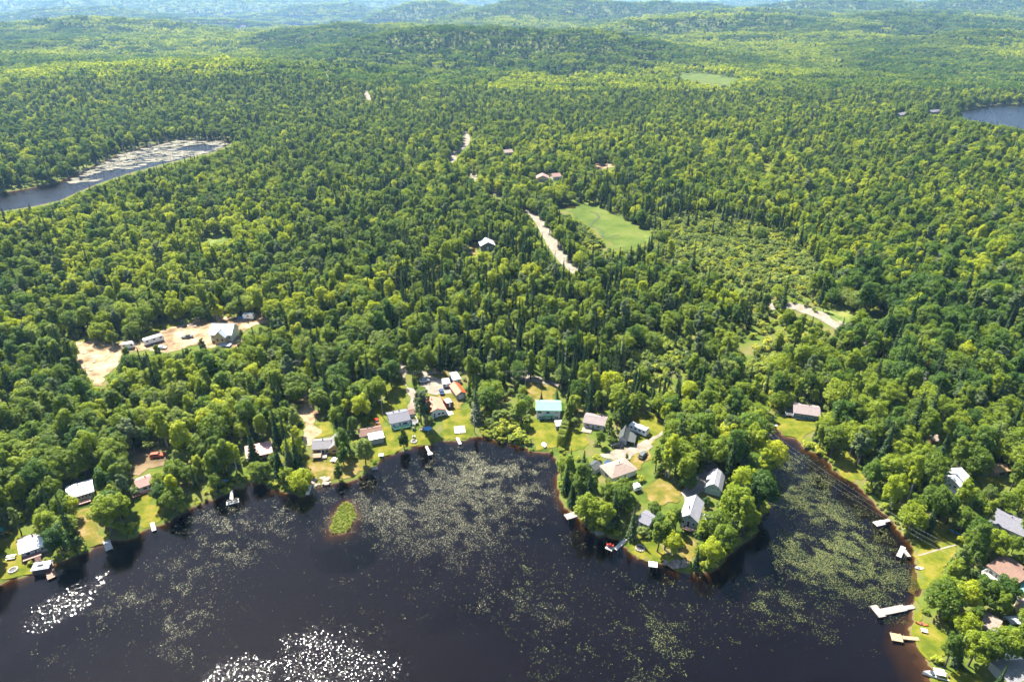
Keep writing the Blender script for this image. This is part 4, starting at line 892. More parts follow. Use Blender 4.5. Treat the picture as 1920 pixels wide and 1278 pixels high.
# ================================================================== vehicles
car(295,857,10,'car_rust','rust-red car parked in the shade above the pink-roofed cottage','suv')
car(707,793,110,'car_red','bright red pickup beside the brown-roofed cottage','pickup',s=.85)
car(828,737,105,'car_navy','navy car parked behind the coral-roofed cottage')
car(1157,838,170,'car_black','black car in front of the dark-roofed garage')
car(1205,856,55,'car_grey','dark grey car on the grass below the peninsula driveway','suv')
car(1138,873,60,'car_navy','dark blue car beside the tan hip-roofed bungalow','suv')
car(352,634,15,'car_grey','dark pickup on the sandy clearing before the unfinished house','pickup')
car(303,654,5,'car_white','white car beside the long trailer on the sandy clearing')
car(846,712,80,'car_black','small black car beside the white lean-to','car',s=.8)
car(796,716,20,'car_silver','silver car on the gravel yard at the lane')
car(404,634,10,'car_silver','silver car parked against the unfinished house',s=.9)
trailer((1178,808),(1211,821),2.5,2.5,'long white travel trailer on the grass behind the dark-roofed garage',wins=4)
trailer((273,650),(309,639),2.6,2.6,'long white trailer on the sandy clearing',wins=3)
trailer((231,657),(252,654),2.4,2.4,'short white trailer at the bend of the sandy clearing',wins=2)
trailer((456,600),(476,600),2.4,2.4,'white box trailer behind the unfinished house',wins=1,name='box_trailer')
trailer((838,768),(851,764),3.6,2.2,'dark-sided camper with a pale roof beside the coral-roofed cottage','wall_maroon',wins=2)
trailer((831,729),(847,727),4.6,1.6,'white-topped low trailer on the gravel yard','fabric_grey',wins=2,name='box_trailer')
trailer((1190,924),(1203,920),2.2,1.5,'white utility trailer at the edge of the peninsula lawn','hull_white',wins=1,name='box_trailer')

# ================================================================== docks and boats
dock('dock','reddish brown plank dock by the grey-roofed lakeside cottage',[((90,1056),(98,1083),2.3)],'plank_brown')
o = thing('boathouse', W(63,1078,0), R(14), 'maroon boathouse with a pale grey roof over the water', 'boathouse')
MB().box(0,4.2,0,2.8,-.8,1.8).build('wall','wall_maroon',o); rf = MB().box(-.3,4.5,-.3,3.1,1.82,1.98).build('roof','metal_bluegrey',o); MB().box(1.0,2.6,1.0,1.9,1.983,2.03).build('skylight','glass',rf); MB().box(.6,3.4,-.06,-.003,.1,1.5).build('door','trim_dark',o)
keep_view([to_world(W(63,1078,0), R(14), (a,b,c)) for a in (0,4.2) for b in (0,2.8) for c in (0,1.9)])
dock('dock','slatted grey dock frame under the broad round maple',[((199,1012),(205,1030),1.9)],'plank_white')
dock('dock','short white dock below the pink-roofed cottage',[((285,979),(289,994),1.2)],'plank_white')
dock('dock','wide white dock platform with chairs and a gangway on the western shore',[((433,919),(434,936),1.1),((424,943),(448,937),2.0)],'plank_white')
dock('dock','white dock with two blue kayaks tied alongside',[((582,908),(576,927),1.2)],'plank_white')
dock('swim_raft','grey swim raft under the leaning birch',[((697,878),(708,876),1.6)],'plank_grey',cat='raft')
dock('dock','narrow white dock with a wide end on the sandy shallows',[((799,836),(806,849),.9),((802,851),(811,849),1.3)],'plank_white')
dock('dock','plain white dock below the paved lawn patch',[((856,817),(863,832),1.1)],'plank_white')
dock('dock','weathered square dock at the western tip of the peninsula',[((1060,969),(1080,963),2.5),((1079,964),(1088,960),.9)],'plank_grey')
dock('dock','small grey dock in the shade below the peninsula pines',[((1115,999),(1131,996),1.6)],'plank_grey')
dock('dock','white angled dock with red chairs at the peninsula',[((1174,1010),(1153,1029),1.2),((1137,1023),(1150,1029),2.0)],'plank_white')
dock('dock','square white dock at the rocky point of the peninsula',[((1216,1056),(1233,1058),2.2)],'plank_white')
dock('dock','tiny white dock on the lawn edge before the blue cottage',[((1445,796),(1458,797),1.2)],'plank_white')
dock('dock','open-framed grey dock by the shrubs at the eastern shore',[((1640,982),(1657,978),2.0),((1656,977),(1668,974),1.0)],'plank_white')
dock('dock','pale dock plank leaning beside a second one at the eastern shore',[((1694,1024),(1685,1043),1.3)],'plank_white')
dock('dock','greyer dock plank lying nearest the eastern bank',[((1695,1030),(1705,1043),1.2)],'plank_grey')
dock('dock','long grey T-shaped dock of wide sections at the eastern lawn',[((1714,1136),(1696,1139),1.3),((1697,1138),(1652,1147),2.1),((1637,1134),(1655,1156),2.1)],'plank_grey')
dock('dock','new yellow-wood dock with a square end at the sandy beach',[((1723,1197),(1692,1194),1.1),((1692,1196),(1670,1192),2.5)],'plank_new')
k_ = W(569,919,0.0); kayak(k_, R(70), 'plastic_sky', 'light blue kayak on the far side of the white dock')
kayak(W(585,917,0.0), R(75), 'plastic_blue', 'dark blue kayak on the near side of the white dock')
kayak(G(565,882,.1), R(75), 'plastic_teal', 'pale teal rowing boat lying on the bank under spruces', 4.0, 1.3, name='rowing_boat')
kayak(G(558,891,.1), R(60), 'plastic_sky', 'short blue kayak on the bank under spruces', 2.6)
kayak(G(420,903,.2), R(15), 'plastic_sky', 'bright blue canoe in the bushes by the chair dock', 3.6, 1.1)
kayak(G(1076,946,.2), R(-15), 'plastic_blue', 'dark blue kayak on the peninsula bank', 3.0)
kayak(G(1082,955,.2), R(55), 'plastic_yellow', 'yellow kayak on the peninsula bank', 3.0)
kayak(G(1728,1171,.2), R(-20), 'plastic_orange', 'orange kayak on the lawn by the T-shaped dock', 3.2)
kayak(G(1790,999,.2), R(-50), 'plastic_sky', 'sky blue canoe on the eastern lawn under the maple', 3.2, .9)
kayak(G(1723,1066,.1), R(-10), 'hull_white', 'small white rowing boat on the eastern bank', 2.6, 1.0, name='rowing_boat')
kayak(G(1020,835,.2), R(100), 'hull_white', 'white overturned rowing boat on the green lawn at the water', 3.4, 1.7, name='rowing_boat')
o = thing('motorboat', W(1752,1268,-.15), R(165), 'white motorboat with a canopy moored at the lower eastern shore', 'boat')
hull_mesh(5.6,2.2,.95,2.4).build('hull','hull_white',o); MB().box(-1.6,.6,-.8,.8,.45,.5).build('deck','plank_grey',o); MB().quadbox([(.7,-.75,1.0),(1.1,-.6,1.0),(1.1,.6,1.0),(.7,.75,1.0),(.5,-.7,1.5),(.56,-.7,1.5),(.56,.7,1.5),(.5,.7,1.5)]).build('windscreen','glass',o)
cn = MB().quadbox([(-1.9,-1,2.0),(.5,-1,2.0),(.5,1,2.0),(-1.9,1,2.0),(-1.8,-.9,2.1),(.4,-.9,2.1),(.4,.9,2.1),(-1.8,.9,2.1)]).build('canopy','plastic_white',o)
for x in (-1.8,.4):
    for y in (-.9,.9): MB().cyl((x,y,.8),(x,y,1.995),.03,.03,5).build('pole','steel',cn)
MB().box(-3.15,-2.75,-.2,.2,.3,1.2).build('outboard_motor','trim_dark',o); MB().box(-.6,.1,-.7,-.1,.5,.95).build('seat','fabric_grey',o); MB().box(-.6,.1,.1,.7,.5,.95).build('seat','fabric_grey',o)
# ================================================================== small things round the houses
for i, (px, py, a) in enumerate(((429,941,0),(434,939,10),(440,939,-10),(444,937,0))):
    chair(dsurf(px, py), R(170+a), 'trim_dark', 'dark chair on the wide white dock platform', 'chairs on the wide white dock platform')
for i, (px, py, a, s_) in enumerate(((1141,1023,190,'red garden chair on the outer corner of the angled dock'),(1146,1025,160,'red garden chair on the inner side of the angled dock'))): chair(dsurf(px, py, .54), R(a), 'plastic_red', s_, s=1.5)
for px, py, s_ in ((776,799,'white garden chair just below the side deck of the long white cottage'),(776,806,'white garden chair on the lawn right of the conical cedar'),(776,821,'white garden chair nearest the fire pit on the long lawn')): chair(G(px, py, .15), R(180), 'plastic_white', s_, s=1.3)
table(G(22,1046,.12), R(14), 2.3, .9, .85, 'plastic_white', 'white topped picnic table on the lower western lawn', True)
table(G(626,864,.14), R(80), 2.4, 1.0, .75, 'plank_white', 'long pale picnic table below the yellow cottage', True)
table(G(1732,1184,.14), R(-20), 1.6, 1.3, .5, 'plank_white', 'low white table on the eastern beach lawn')
table(G(715,856,.14), R(5), 1.7, 1.5, .8, 'plastic_white', 'square white table at the shore before the brown-roofed cottage')
table(G(793,806,.14), R(70), 2.2, 1.0, .75, 'plank_grey', 'grey picnic table beside the blue parasol', True)
fire_pit(25,1069,1.1,'white stone fire ring on the lower western lawn'); fire_pit(776,828,1.0,'stone fire ring on the lawn by the conical cedar'); fire_pit(1200,1028,1.3,'round stone fire ring near the peninsula shore')
o = thing('parasol', G(803,812,.1), 0, 'bright blue parasol at the water under the tall pine', 'parasol')
mb = MB(); n = 10; mb.v = [(0,0,2.75)]+[(1.5*math.cos(6.283*i/n),1.5*math.sin(6.283*i/n),2.15) for i in range(n)]; mb.f = [(0,1+i,1+(i+1)%n) for i in range(n)]; mb.build('canopy','plastic_sky',o); MB().cyl((0,0,0),(0,0,2.7),.04,.04,6).build('pole','steel',o); MB().cyl((0,0,0),(0,0,.12),.3,.25,8).build('base','concrete',o); keep_view([(G(803,812).x+a,G(803,812).y,z_) for a in (-1.2,1.2) for z_ in (1.2,2.5)],1)
def tarp(name, A, B, dep, h, mat, label, cat, legs=True):
    a, L, rz, z = frame_from(A, B); o = thing(name, (a.x,a.y,z+.05), rz, label, cat)
    mb = MB(); nx, ny = 5, 4
    for j in range(ny+1):
        for i in range(nx+1):
            u, v = i/nx, j/ny; mb.v.append((u*L, v*dep, h+.45*(1-abs(2*v-1))-.12*math.sin(3.14*u*2)**2))
    mb.f = [(j*(nx+1)+i, j*(nx+1)+i+1, (j+1)*(nx+1)+i+1, (j+1)*(nx+1)+i) for j in range(ny) for i in range(nx)]
    mb.build('canopy', mat, o)
    for x in (.05, L-.05):
        for y in (.05, dep-.05): MB().cyl((x,y,0),(x,y,h),.04,.04,5).build('pole','steel',o)
    MB().box(.1, L-.1, dep-.06, dep-.02, .1, h-.05).build('back_panel', mat, o)
    FOOT.append((*to_world((a.x,a.y,z), rz, (L/2,dep/2,0))[:2], 2.2)); keep_view([to_world((a.x,a.y,z), rz, (p,q,h)) for p in (0,L) for q in (0,dep)]); return o
tarp('canopy_tent', (1889,1262), (1921,1258), 4.0, 2.2, 'plastic_white', 'white canopy tent at the lower eastern corner', 'tent')
tarp('tarpaulin_shelter', (1891,1178), (1917,1176), 2.6, 1.6, 'metal_bluegrey', 'pale blue-white tarpaulin shelter beside the tan cabins', 'shelter')
tarp('tarpaulin_shelter', (446,602), (456,602), 2.6, 1.4, 'plastic_blue', 'blue tarpaulin heap behind the unfinished house', 'shelter')
# play set on the western lawn
o = thing('play_set', G(6,1003,.1), R(10), 'wooden play set with a teal roof at the western picture edge', 'play set')
for x in (-.8,.8):
    for y in (-.8,.8): MB().box(x-.07,x+.07,y-.07,y+.07,0,2.2).build('post','plank_new',o)
MB().box(-.95,.95,-.95,.95,1.0,1.1).build('platform','plank_new',o); MB().prism([(-1.0,2.2),(0,2.9),(1.0,2.2)],'x',-1.0,1.0).build('roof','plastic_teal',o); MB().quadbox([(.95,-.3,1.05),(.95,.3,1.05),(2.7,.3,.1),(2.7,-.3,.1),(.95,-.3,1.12),(.95,.3,1.12),(2.7,.3,.17),(2.7,-.3,.17)]).build('slide','plastic_yellow',o)
# clipped hedge
a = G(1050,838); b = G(1064,790); d = b-a; hl = math.hypot(d.x, d.y)
HEDGE = (a, b)
# paved patch
o = thing('paved_patch', G(862,806,.25), R(8), 'square pale paved patch on the lawn by the water', 'paving')
for i in range(6):
    for j in range(6): MB().box(-2.1+.7*i+random.uniform(.02,.05),-2.1+.7*i+.65,-2.4+.8*j+.03,-2.4+.8*j+.74,-.08,.03+random.uniform(0,.03)).build('paving_slab','plank_white' if (i+j)%3 else 'stone',o)
mark(clear, [(852,796),(872,794),(874,808),(854,810)])
# shore rocks on the point and below the yellow cottage, rubble at the building site
def rock_mesh(seed):
    bm = bmesh.new(); bmesh.ops.create_icosphere(bm, subdivisions=1, radius=1); r = random.Random(seed)
    for v in bm.verts: v.co *= r.uniform(.7, 1.2); v.co.z *= .6
    me = bpy.data.meshes.new('boulder'); bm.to_mesh(me); bm.free(); me.materials.append(MATS['rock']); return me
RM = [rock_mesh(i) for i in range(4)]
for zone, n, smin, smax, lab in (([(1236,1052),(1284,1048),(1290,1062),(1256,1067)], 26, .5, 1.2, 'pinkish boulder on the rocky point of the peninsula'), ([(578,898),(618,890),(622,906),(585,912)], 18, .5, 1.4, 'pale boulder at the landing below the yellow cottage'), ([(340,600),(372,594),(366,612),(338,620)], 20, .5, 1.2, 'rubble boulder beside the small lawn at the building site'), ([(146,655),(182,668),(180,700),(150,690)], 16, .5, 1.2, 'rubble boulder on the western end of the sandy clearing')):
    pg = [tuple(G(*p)[:2]) for p in zone]; xs = [p[0] for p in pg]; ys = [p[1] for p in pg]; k = 0; r_ = random.Random(len(lab)); t = 0
    while k < n and t < 900:
        t += 1; x, y = r_.uniform(min(xs), max(xs)), r_.uniform(min(ys), max(ys))
        if not inside(pg, np.array([x]), np.array([y]))[0]: continue
        s = r_.uniform(smin, smax); zz = float(hgt(np.array([x]), np.array([y]))[0])
        b = link('boulder', RM[k % 4]); b.location = (x, y, max(zz, -.1)+.15*s); b.scale = (s, s*r_.uniform(.7,1.1), s*r_.uniform(.5,.9)); b.rotation_euler = (0, 0, r_.uniform(0, 6.28)); tag(b, lab, 'boulder', lab+'s'); k += 1
    mark(clear, zone)
# power line: poles and wires
def pole(px, py, h, label):
    p = G(px, py); o = thing('utility_pole', p, R(30), label, 'pole'); MB().cyl((0,0,-.5),(0,0,h),.16,.11,8).build('pole','pole_wood',o); MB().box(-1.1,1.1,-.06,.06,h-.9,h-.75).build('crossarm','pole_wood',o)
    for x in (-1.0,0,1.0): MB().cyl((x,0,h-.75),(x,0,h-.5),.06,.04,6).build('insulator','concrete',o)
    keep_view([(p.x-.2,p.y,p.z+h*.5),(p.x+.2,p.y,p.z+h*.5),(p.x+.2,p.y,p.z+h),(p.x-.2,p.y,p.z+h)],1); return p+Vector((0,0,h-.5))
pa = pole(1255,742,12,'wooden pole in the wood behind the peninsula'); pb = pole(1436,852,9,'wooden pole on the eastern bank of the peninsula'); pc = pole(1868,1120,8,'wooden pole in front of the brown-roofed eastern house')
pd = pole(718,783,9,'slim wooden pole at the corner of the long white cottage'); pe_ = pole(560,712,10,'wooden pole in the forest above the sandy driveway'); pf = pole(985,732,10,'wooden pole at the lane behind the green-roofed cottage')
def wire(a, b, off, sag, label, group):
    m = MB(); n = 14; s = (b-a).cross(Vector((0,0,1))).normalized()*off; P = []
    for i in range(n+1): t = i/n; P.append(a.lerp(b, t)+s+Vector((0,0,-sag*4*t*(1-t))))
    for p, q in zip(P[:-1], P[1:]): m.cyl(p, q, .011, .011, 4, False)
    o = m.build('power_wire', 'wire'); tag(o, label, 'wire', group)
for k in (-2.0, 0, 2.0): wire(pb, pc, k, 3.0, 'thin grey overhead wire crossing the lily bay to the eastern shore', 'wires over the lily bay')
for k in (-.8, .8): wire(pa, pb, k, 2.0, 'thin overhead wire through the trees to the peninsula', 'wires through the peninsula wood')
for k in (-.6, .6): wire(pe_, pf, k, 3.0, 'thin overhead wire behind the coral-roofed cottage', 'wires behind the cottages')
# ================================================================== trees
def leaf_quads(pos, nrm, size, r):
    n = len(pos)
    nrm = nrm/np.linalg.norm(nrm, axis=1, keepdims=True)
    t = r.normal(size=(n, 3)); t -= nrm*np.sum(t*nrm, 1, keepdims=True); t /= np.linalg.norm(t, axis=1, keepdims=True)
    b = np.cross(nrm, t)
    s = size[:, None]; k = r.uniform(0.55, 1.0, (n, 1))
    v = np.stack((pos - t*s, pos - b*s*k*r.uniform(0.6,1.1,(n,1)), pos + t*s*r.uniform(0.7,1.2,(n,1)), pos + b*s*k), 1)
    return v.reshape(-1, 3)
def tube(p, rad, n=5):
    p = np.asarray(p, float); V = []
    for i, (q, r_) in enumerate(zip(p, rad)):
        d = p[min(i+1, len(p)-1)]-p[max(i-1, 0)]; d = d/np.linalg.norm(d)
        e = np.cross(d, (0.3, 0.9, 0.1)); e /= np.linalg.norm(e); g = np.cross(d, e)
        a = np.arange(n)*2*math.pi/n
        V.append(q + r_*(np.cos(a)[:, None]*e + np.sin(a)[:, None]*g))
    V = np.concatenate(V); F = []
    for i in range(len(p)-1):
        for j in range(n): F.append((i*n+j, i*n+(j+1) % n, (i+1)*n+(j+1) % n, (i+1)*n+j))
    return V, F
def join(parts):
    V = []; F = []; k = 0
    for v, f in parts: V.append(v); F += [tuple(a+k for a in q) for q in f]; k += len(v)
    return np.concatenate(V), F
def broad_form(seed, H, Rc, nl, lobes, leaf, low=0.28, narrow=1.0, flat=1.0, up=0.8):
    """trunk with limbs, and a crown of leaf clumps laid over many uneven lobes"""
    r = np.random.default_rng(seed)
    zc = H*(low+1)/2; hz = H*(1-low)/2
    cen = []; rad = []
    for k in range(lobes):
        for _ in range(60):
            d = r.normal(size=3); d /= np.linalg.norm(d)
            if d[2] < -0.55: continue
            q = r.uniform(0.45, 0.86)
            c = np.array([d[0]*Rc*q*narrow, d[1]*Rc*q*narrow, zc + d[2]*hz*q])
            rr_ = r.uniform(0.15, 0.30)*Rc
            if all(np.linalg.norm(c-e) > 0.26*Rc for e in cen) or _ > 50: break
        cen.append(c); rad.append(rr_)
    cen.append(np.array([0, 0, zc])); rad.append(Rc*0.50*narrow)
    cen = np.array(cen); rad = np.array(rad)
    w = rad**2; pick = r.choice(len(cen), nl, p=w/w.sum())
    d = r.normal(size=(nl, 3)); d[:, 2] = d[:, 2]*0.9+0.25; d /= np.linalg.norm(d, axis=1, keepdims=True)
    sc = np.array([1, 1, flat])
    pos = cen[pick] + d*sc*(rad[pick]*r.uniform(0.78, 1.12, nl))[:, None]
    # drop clumps buried in other lobes
    dist = np.linalg.norm((pos[:, None, :]-cen[None])/sc, axis=2)/rad[None]
    keep = (dist.min(1) > 0.70) & (pos[:, 2] > H*low*0.7)
    pos = pos[keep]; d = d[keep]; nn = len(pos)
    nrm = d*0.75 + r.normal(size=(nn, 3))*0.40 + np.array([0, 0, up])
    v = leaf_quads(pos, nrm, leaf*r.uniform(0.6, 1.25, nn), r)
    crown = (v, [tuple(range(4*i, 4*i+4)) for i in range(nn)])
    parts = [tube([(0,0,-0.4),(0.05*H*r.normal()*0.3,0,H*0.25),(r.normal()*0.2,r.normal()*0.2,H*0.55),(0,0,H*0.85)], [0.022*H,0.017*H,0.011*H,0.003*H])]
    for k in range(min(6, lobes)):
        z0 = H*r.uniform(0.25, 0.5)
        parts.append(tube([(0,0,z0), tuple((np.array([0,0,z0])+cen[k])/2+np.array([0,0,-0.03*H])), tuple(cen[k])], [0.009*H,0.006*H,0.002*H], 4))
    return crown, join(parts)
def spruce_form(seed, H, Rc, layers, per, droop=0.35, fuzz=300, leaf=0.42, base=0.08):
    r = np.random.default_rng(seed); Q = []
    for k in range(layers):
        t = (k+0.5)/layers; z = H*(base+(1-base)*t**0.95)
        rad = Rc*(1-t)**1.0*r.uniform(0.78, 1.12)+0.10
        a0 = r.uniform(0, 6.28); m = max(5, int(per*(1-0.55*t)))
        for j in range(m):
            a = a0+6.28*j/m+r.normal()*0.18; L = rad*r.uniform(0.75, 1.15)
            c, s = math.cos(a), math.sin(a); w = (0.20+0.16*L)*r.uniform(0.8, 1.2)
            z1 = z+r.normal()*0.12; dr = droop*L*r.uniform(0.6, 1.3)
            pin = np.array([0.06*c, 0.06*s, z1+0.1]); mid = np.array([0.55*L*c, 0.55*L*s, z1-dr*0.35]); tip = np.array([L*c, L*s, z1-dr])
            side = np.array([-s, c, 0])*w; dn = np.array([0, 0, -0.12-0.05*L])
            Q.append((pin, mid+side+dn, tip, mid+np.array([0,0,0.05])))
            Q.append((pin, mid+np.array([0,0,0.05]), tip, mid-side+dn))
    v = np.array(Q).reshape(-1, 3)
    t = r.uniform(0, 1, fuzz)**1.3; a = r.uniform(0, 6.28, fuzz); rad = Rc*(1-t)**1.0*r.uniform(0.55, 1.0, fuzz)+0.08
    pos = np.stack((rad*np.cos(a), rad*np.sin(a), H*(base+(1-base)*t)-0.25*rad), 1)
    nrm = np.stack((np.cos(a), np.sin(a), np.full(fuzz, 0.7)), 1)+r.normal(size=(fuzz, 3))*0.4
    v = np.concatenate((v, leaf_quads(pos, nrm, leaf*r.uniform(0.5, 1.1, fuzz)*(1.05-0.5*t), r)))
    n = len(v)//4
    return (v, [tuple(range(4*i, 4*i+4)) for i in range(n)]), tube([(0,0,-0.4),(0,0,H*0.5),(0,0,H*0.99)], [0.014*H,0.008*H,0.002*H], 5)
def dead_form(seed, H):
    r = np.random.default_rng(seed); parts = []
    for k in range(26):
        z = H*r.uniform(0.3, 0.97); a = r.uniform(0, 6.28); L = (1-z/H)*H*0.22+0.6
        parts.append(tube([(0,0,z),(L*0.6*math.cos(a),L*0.6*math.sin(a),z+0.3),(L*math.cos(a),L*math.sin(a),z+0.1)], [0.06,0.04,0.015], 3))
    return join(parts), tube([(0,0,-0.4),(0.1,0,H*0.5),(0,0.1,H)], [0.013*H,0.009*H,0.002*H], 5)
# unit forms are built at real size; scale varies around 1
FORMS = []      # (crown mesh, trunk mesh, whole mesh, height, radius, kind)
def add_form(kind, crown, trunk, cm, tm, H, Rc):
    cv, cf = crown; tv, tf = trunk
    def mk(n, v, f, m): return mesh_np(n, v, [a for q in f for a in q], [len(q) for q in f], [m])
    c = mk('crown', cv, cf, cm); t = mk('trunk', tv, tf, tm)
    v = np.concatenate((cv, tv)); f = cf + [tuple(a+len(cv) for a in q) for q in tf]
    w = mesh_np('tree_form', v, [a for q in f for a in q], [len(q) for q in f], [cm, tm])
    w.polygons.foreach_set('material_index', np.concatenate((np.zeros(len(cf)), np.ones(len(tf)))).astype(np.int32))
    FORMS.append((c, t, w, H, Rc, kind)); return len(FORMS)-1
K = {}
def forms(kind, lst): K[kind] = np.array(lst)
specs = [(11,15,4.5,4600,44,.30,.10,1.0),(12,14,5.1,5200,52,.31,.08,1.0),(13,17,3.8,4200,40,.29,.12,0.85),(14,16,3.4,3800,36,.28,.08,0.8),(15,13,4.5,4600,42,.30,.08,1.0),(16,15,4.1,4400,48,.28,.08,0.95),(17,18,2.9,3400,34,.27,.06,0.9),(18,12,5.6,5200,50,.31,.06,1.0),(19,16,4.4,3000,26,.29,.14,1.0)]
geo = [(s[0:7], broad_form(s[0], s[1], s[2], s[3], s[4], s[5], s[6], s[7])) for s in specs]
for kind, mt, br in (('green','leaf_green','bark'), ('yellow','leaf_yellow','bark_pale'), ('dark','leaf_dark','bark'), ('olive','leaf_olive','bark')):
    sel = geo if kind != 'dark' else geo[:3]
    forms(kind, [add_form(kind, g[1][0], g[1][1], mt, br, g[0][1], g[0][2]) for g in sel])
sg = [((14,2.1), spruce_form(21,14,2.4,17,11)), ((17,2.6), spruce_form(22,17,2.6,20,11)), ((11,2.2), spruce_form(23,11,2.2,14,10)), ((15,1.9), spruce_form(24,15,1.9,19,9))]
forms('spruce', [add_form('spruce', g[1][0], g[1][1], 'needle', 'bark', *g[0]) for g in sg])
forms('greyspruce', [add_form('greyspruce', g[1][0], g[1][1], 'needle_pine', 'bark', *g[0]) for g in sg[:2]])
forms('rust', [add_form('rust', sg[3][1][0], sg[3][1][1], 'needle_rust', 'bark', *sg[3][0])])
forms('dead', [add_form('dead', *dead_form(31, 13), 'bark_pale', 'bark_pale', 13, 1.8), add_form('dead', *spruce_form(32,13,1.7,13,8,0.3,60), 'needle_dead', 'bark_pale', 13, 1.7)])
forms('pine', [add_form('pine', *broad_form(41,20,3.6,4200,40,.30,.10,0.75,0.8), 'needle_pine', 'bark', 20, 3.6), add_form('pine', *broad_form(42,17,3.8,4000,36,.30,.12,0.85,0.75), 'needle_pine', 'bark', 17, 3.8)])
forms('cedar', [add_form('cedar', *broad_form(51,9,2.1,2600,40,.22,-.12,0.85,1.3), 'leaf_dark', 'bark', 9, 2.0)])
forms('shrub', [add_form('shrub', *broad_form(61,2.6,2.0,260,8,.34,.0,1.0), 'shrub', 'bark', 2.6, 2.0), add_form('shrub', *broad_form(62,3.4,2.2,300,8,.36,.0,1.0), 'leaf_olive', 'bark', 3.4, 2.2), add_form('shrub', *broad_form(63,1.6,1.3,160,6,.28,.0,1.0), 'reed', 'bark', 1.6, 1.3)])
FH = np.array([f[3] for f in FORMS]); FR = np.array([f[4] for f in FORMS])

# a far stand: several crowns in one form, for slopes kilometres away
def stand_form(seed, mt, conif):
    r = np.random.default_rng(seed); V = []; F = 0
    for k in range(9):
        ox, oy = r.uniform(-13, 13, 2)
        if r.random() < conif: c, t = spruce_form(seed*31+k, r.uniform(12,18), r.uniform(2.2,3.0), 8, 6, 0.35, 40, 0.9)
        else: c, t = broad_form(seed*31+k, r.uniform(12,17), r.uniform(4.2,6.0), 150, 9, 1.15, .2, 1.0, 1.0, 0.15)
        V.append(c[0]+np.array([ox, oy, 0]))
    v = np.concatenate(V); n = len(v)//4
    return mesh_np('stand_form', v, np.arange(4*n), np.full(n, 4), [mt])
FAR = [stand_form(71,'leaf_green',.05), stand_form(72,'leaf_green',.1), stand_form(73,'leaf_yellow',.0), stand_form(74,'leaf_dark',.1), stand_form(75,'needle',.9), stand_form(76,'leaf_green',.05)]

def forms_collection(name, meshes):
    col = bpy.data.collections.new(name)
    for i, me in enumerate(meshes):
        o = bpy.data.objects.new('%s_%02d' % (name, i), me); col.objects.link(o)
    return col
COL_TREE = forms_collection('tree_form', [f[2] for f in FORMS]); COL_FAR = forms_collection('stand_form', FAR)
def scatter(name, pts, rz, sc, idx, col):
    me = bpy.data.meshes.new(name); n = len(pts)
    me.vertices.add(n); me.vertices.foreach_set('co', np.asarray(pts, np.float32).ravel())
    a = me.attributes.new('turn', 'FLOAT', 'POINT'); a.data.foreach_set('value', np.asarray(rz, np.float32))
    a = me.attributes.new('grow', 'FLOAT_VECTOR', 'POINT'); a.data.foreach_set('vector', np.asarray(sc, np.float32).ravel())
    a = me.attributes.new('form', 'INT', 'POINT'); a.data.foreach_set('value', np.asarray(idx, np.int32))
    o = link(name, me)
    g = bpy.data.node_groups.new(name, 'GeometryNodeTree')
    g.interface.new_socket('Geometry', in_out='INPUT', socket_type='NodeSocketGeometry'); g.interface.new_socket('Geometry', in_out='OUTPUT', socket_type='NodeSocketGeometry')
    N = g.nodes; L = g.links
    gi = N.new('NodeGroupInput'); go = N.new('NodeGroupOutput'); iop = N.new('GeometryNodeInstanceOnPoints'); ci = N.new('GeometryNodeCollectionInfo')
    ci.inputs['Collection'].default_value = col; ci.inputs['Separate Children'].default_value = True; ci.inputs['Reset Children'].default_value = True
    def na(nm, t): q = N.new('GeometryNodeInputNamedAttribute'); q.data_type = t; q.inputs['Name'].default_value = nm; return q.outputs['Attribute']
    cx = N.new('ShaderNodeCombineXYZ'); L.new(na('turn', 'FLOAT'), cx.inputs[2])
    er = N.new('FunctionNodeEulerToRotation'); L.new(cx.outputs[0], er.inputs[0])
    L.new(gi.outputs[0], iop.inputs['Points']); L.new(ci.outputs[0], iop.inputs['Instance']); iop.inputs['Pick Instance'].default_value = True
    L.new(na('form', 'INT'), iop.inputs['Instance Index']); L.new(er.outputs[0], iop.inputs['Rotation']); L.new(na('grow', 'FLOAT_VECTOR'), iop.inputs['Scale'])
    L.new(iop.outputs[0], go.inputs[0])
    md = o.modifiers.new('scatter', 'NODES'); md.node_group = g
    return tag(o, kind='stuff')

